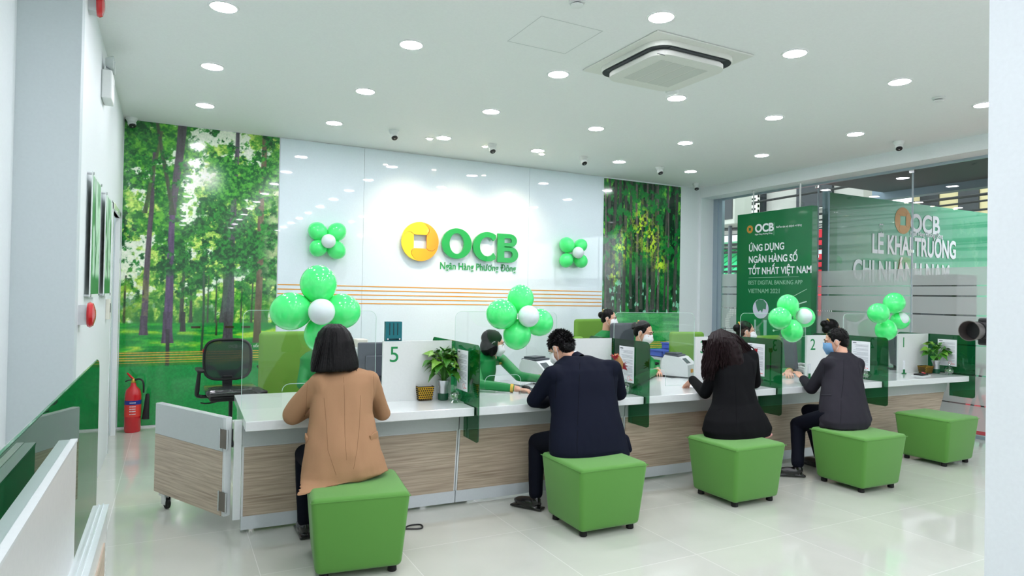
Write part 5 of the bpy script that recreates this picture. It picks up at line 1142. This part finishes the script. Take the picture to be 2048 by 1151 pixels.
pg_,PM=person('seated man in dark grey jacket and navy trousers wearing a pale blue mask',(5.22,3.78,0),M_greyc,rg,(L,R),hc,.62,-.22,at(1684,707,4.02),cap_hair(M_hair,spikes=380,seed=18,len_=.009),'b',legs,'grey_jacket',seed=51,extra=grey_extra,trm=M_trn,hands=[(at(1606,757,4.30),at(1590,740,4.42),(0,-.2,1),.7,1,True),(at(1634,768,4.35),at(1603,760,4.44),(0,0,1),.7,1,False)],sleeve=(.068,.056,.046),fold=.008)
OG=Vector((5.22,3.78,0))
collar(pg_,OG,at(1683,706,4.04),at(1676,690,4.07),M_shirt,M_greyc)
flap(pg_,1652,790,3.78,.09,.012,M_greyc,-.5,'pocket_welt',OG)
# ---- tellers
def teller(label,base,rings,arms,hc,yaw,pitch,nb,hair,hands=None,mask='w',low=False,seed=1,roll=0,coll=True):
    t_,M=person(label,base,M_gr,rings,arms,hc,yaw,pitch,nb,hair,mask,None,'green_tunic',sleeve=(.052,.044,.036),hands=hands,lowered=low,seed=seed,roll=roll,fold=.003)
    if coll:
        nb=Vector(nb); b=MB(); b.lathe([(.052,0),(.055,.012),(.05,.04)],24,T(*(nb-Vector(base)+Vector((0,0,-.005)))),cap=False); b.build('gold_collar',M_gold,t_,True)
    for A in arms:
        w=Vector(A[2]);e=Vector(A[1]); d=(w-e).normalized(); MB().tube([w-d*.03-Vector(base),w-d*.005-Vector(base)],[.037,.036],16).build('gold_cuff',M_gold,t_,True)
    return t_
# teller with the mouse, bob hair, profile
def bob(o,M,org):
    b=MB(); b.ell((0,-.022,.043),(.084,.100,.084),M,24,16); b.ell((0,-.045,-.035),(.082,.072,.085),M); 
    for q in (-1,1): b.ell((q*.072,-.005,-.035),(.018,.045,.085),M)
    blob(b,'bob_hair',M_hair,o,org,.006,2,folds(.003,5,70,6))
Y4=5.42
rg=[(at(978,800,Y4),(.16,0,0),(0,.15,0)),(at(976,770,Y4),(.15,0,0),(0,.14,0)),(at(977,745,Y4),(.165,0,0),(0,.16,0)),(at(976,722,Y4),(.17,0,0),(0,.13,0)),(at(976,710,Y4),(.12,0,0),(0,.075,0)),(at(982,703,Y4),(.06,0,0),(0,.06,0))]
for i,(c,a,b_) in enumerate(rg): a_=Vector((a[0]*.75,-a[0]*.66,0)); rg[i]=(c+Vector((0,.22,0)),a_,Vector((b_[1]*.66,b_[1]*.75,0)))
ha=atz(1028,776,.785); hb=atz(1083,757,.835)
t4=teller('teller in green tunic, black bob hair, hand on the mouse, partly behind balloons',(2.52,5.62,0),rg,([at(948,722,5.50),atz(958,768,.81),ha],[at(1004,718,5.72),atz(1038,752,.87),hb]),at(986,686,5.52),-PI/2-.25,-.18,at(984,703,5.62),bob,[(ha,atz(1062,782,.765),(0,0,1),.4,1.05,False),(hb,atz(1100,762,.80),(0,0,1),.4,1,True)],seed=61)
MB().rbox(-.035,.035,-.004,.004,-.009,.009,.002,1,T(*(at(1004,726,5.50)-Vector((2.52,5.62,0))))@RZ(.3)).build('name_badge',M_gold,t4)
# teller behind the third screen, bun and gold clip
Y3=5.72
def cring(px,py,y,a,b): return (at(px,py,y),(a,0,0),(0,b,0))
rg=[cring(1272,800,Y3,.15,.11),cring(1272,760,Y3,.14,.11),cring(1272,730,Y3,.16,.12),cring(1274,712,Y3,.17,.10),cring(1277,703,Y3,.12,.08),cring(1280,697,Y3,.06,.06)]
ha=atz(1312,742,.79); hb=atz(1318,728,.80)
teller('teller with black bun, gold clip and white mask looking down behind the screen',(4.72,5.75,0),rg,([at(1245,722,Y3),atz(1262,765,.80),ha],[at(1300,722,Y3),at(1306,752,5.60),atz(1316,738,.80)]),at(1287,664,5.66),PI+.55,-.30,at(1281,697,5.72),bun(),[(ha,atz(1326,756,.765),(0,0,1),.5,1,False),(atz(1316,738,.80),atz(1312,750,.77),(0,0,1),.5,1,True)],low=True,seed=62)
# rear teller
YR=7.25
rg=[cring(1210,760,YR,.16,.11),cring(1210,720,YR,.15,.11),cring(1209,690,YR,.17,.12),cring(1208,676,YR,.18,.10),cring(1210,666,YR,.12,.08),cring(1212,660,YR,.06,.06)]
trr=teller('teller in green seated at the back by the narrow mural, white mask',(5.45,7.27,0),rg,([at(1185,682,YR),at(1182,712,YR-.1),at(1200,722,YR-.35)],[at(1232,682,YR),at(1236,710,YR-.1),at(1222,722,YR-.35)]),at(1218,636,7.2),PI+.75,-.12,at(1213,660,7.25),bun(),seed=63)
MB().rbox(-.05,.05,-.004,.004,-.012,.012,.002,1,T(*(at(1226,673,7.1)-Vector((5.45,7.27,0))))).build('name_badge',M_gold,trr)
# teller of desk 3/2 facing right
Y2=5.72
rg=[cring(1490,790,Y2,.15,.11),cring(1490,750,Y2,.14,.11),cring(1489,720,Y2,.16,.12),cring(1489,702,Y2,.17,.10),cring(1490,694,Y2,.12,.08),cring(1490,688,Y2,.06,.06)]
teller('teller with black bun and white mask above the divider right of the wavy hair',(6.15,5.75,0),rg,([at(1462,712,Y2),at(1470,745,5.62),at(1500,745,5.40)],[at(1515,712,Y2),at(1530,745,5.6),atz(1580,742,.80)]),at(1492,662,5.68),PI+.95,-.05,at(1490,690,5.72),bun(),[(atz(1575,744,.80),atz(1585,756,.77),(0,0,1),.5,1,True)],seed=64)
# teller at desk 1/2: mostly hair
Y1=5.5
rg=[cring(1672,790,Y1,.15,.11),cring(1672,750,Y1,.14,.11),cring(1672,715,Y1,.16,.12),cring(1672,700,Y1,.17,.10),cring(1672,692,Y1,.12,.08),cring(1670,686,Y1,.06,.06)]
teller('teller whose black hair with gold clip shows above the man in dark grey',(7.40,5.53,0),rg,([at(1648,712,Y1),at(1655,745,Y1-.1),at(1668,745,Y1-.3)],[at(1695,712,Y1),at(1700,745,Y1-.1),at(1690,745,Y1-.3)]),at(1663,658,5.46),PI+1.1,-.35,at(1669,688,5.5),bun(),seed=65)
# teller of desk 5, hidden behind the coat
Y5=5.66
rg=[cring(640,800,Y5,.15,.11),cring(640,770,Y5,.14,.11),cring(640,735,Y5,.16,.12),cring(640,715,Y5,.165,.10),cring(642,704,Y5,.12,.08),cring(643,697,Y5,.06,.06)]
teller('teller in green almost hidden behind the woman in the camel coat',(1.02,5.70,0),rg,([at(612,728,Y5),at(604,768,5.55),at(650,780,5.3)],[at(672,728,Y5),at(682,768,5.55),at(660,780,5.3)]),at(643,664,5.62),PI,-.2,at(643,698,5.66),bun(),seed=66)

# ---- tailoring seams that lie on the cloth
bpy.context.view_layer.update()
def on_cloth(par,cloth,pts,m_,name='seam',r=.0016,org=None):
    j=[c for c in par.children if c.name.split('.')[0]==cloth][0]; P=[]; org=Vector(org)
    for i in range(len(pts)-1):
        for k in range(6):
            t_=k/6; px=pts[i][0]*(1-t_)+pts[i+1][0]*t_; py=pts[i][1]*(1-t_)+pts[i+1][1]*t_
            d=(at(px,py,4)-Vector((0,0,EYE))).normalized(); ok,loc,nn,_=j.ray_cast(Vector((0,0,EYE))-org,d)
            if ok: P.append(loc-nn*r*.35)
    if len(P)>2: MB().tube(P,r,6).build(name,m_,par,True)
M_cs=wool('camel_seam',(138,104,76)); M_bs=wool('dark_seam',(6,7,10)); M_gs=wool('grey_seam',(28,28,33))
for pp in ([(687,745),(689,800),(690,870),(694,930)],[(648,795),(653,850),(656,900),(676,960)],[(721,790),(719,850),(714,900),(706,945)],[(616,742),(614,780),(612,815),(607,850)],[(747,748),(748,780),(745,815)]): on_cloth(po,'camel_coat',pp,M_cs,org=(.93,3.98,0))
for pp in ([(1160,725),(1157,800),(1155,860)],[(1155,860),(1154,885),(1155,912)],[(1112,738),(1112,775),(1110,800)],[(1226,735),(1230,770),(1232,790)]): on_cloth(pn,'suit_jacket',pp,M_bs,org=(2.62,3.95,0),r=.002)
for pp in ([(1470,752),(1472,800),(1474,865)],[(1432,820),(1452,815)],[(1505,722),(1510,770)]): on_cloth(pw,'black_jacket',pp,M_bs,org=(4.05,3.95,0),r=.002)
for pp in ([(1688,718),(1686,770),(1682,800)],[(1682,800),(1682,830),(1680,850)],[(1650,722),(1648,760)],[(1716,722),(1722,760)]): on_cloth(pg_,'grey_jacket',pp,M_gs,org=(5.22,3.78,0),r=.002)

def flap_on(par,cloth,px,py,w,h,m_,rz,org):
    j=[c for c in par.children if c.name.split('.')[0]==cloth][0]; org=Vector(org); d=(at(px,py,4)-Vector((0,0,EYE))).normalized(); ok,loc,nn,_=j.ray_cast(Vector((0,0,EYE))-org,d)
    if ok: MB().rbox(-w/2,w/2,-.006,.006,-h/2,h/2,.003,2,T(*loc)@RZ(math.atan2(nn.x,-nn.y))@RY(rz)).build('pocket_flap',m_,par,True)
flap_on(po,'camel_coat',613,876,.07,.04,M_camel,.25,(.93,3.98,0)); flap_on(po,'camel_coat',748,872,.07,.04,M_camel,-.25,(.93,3.98,0))
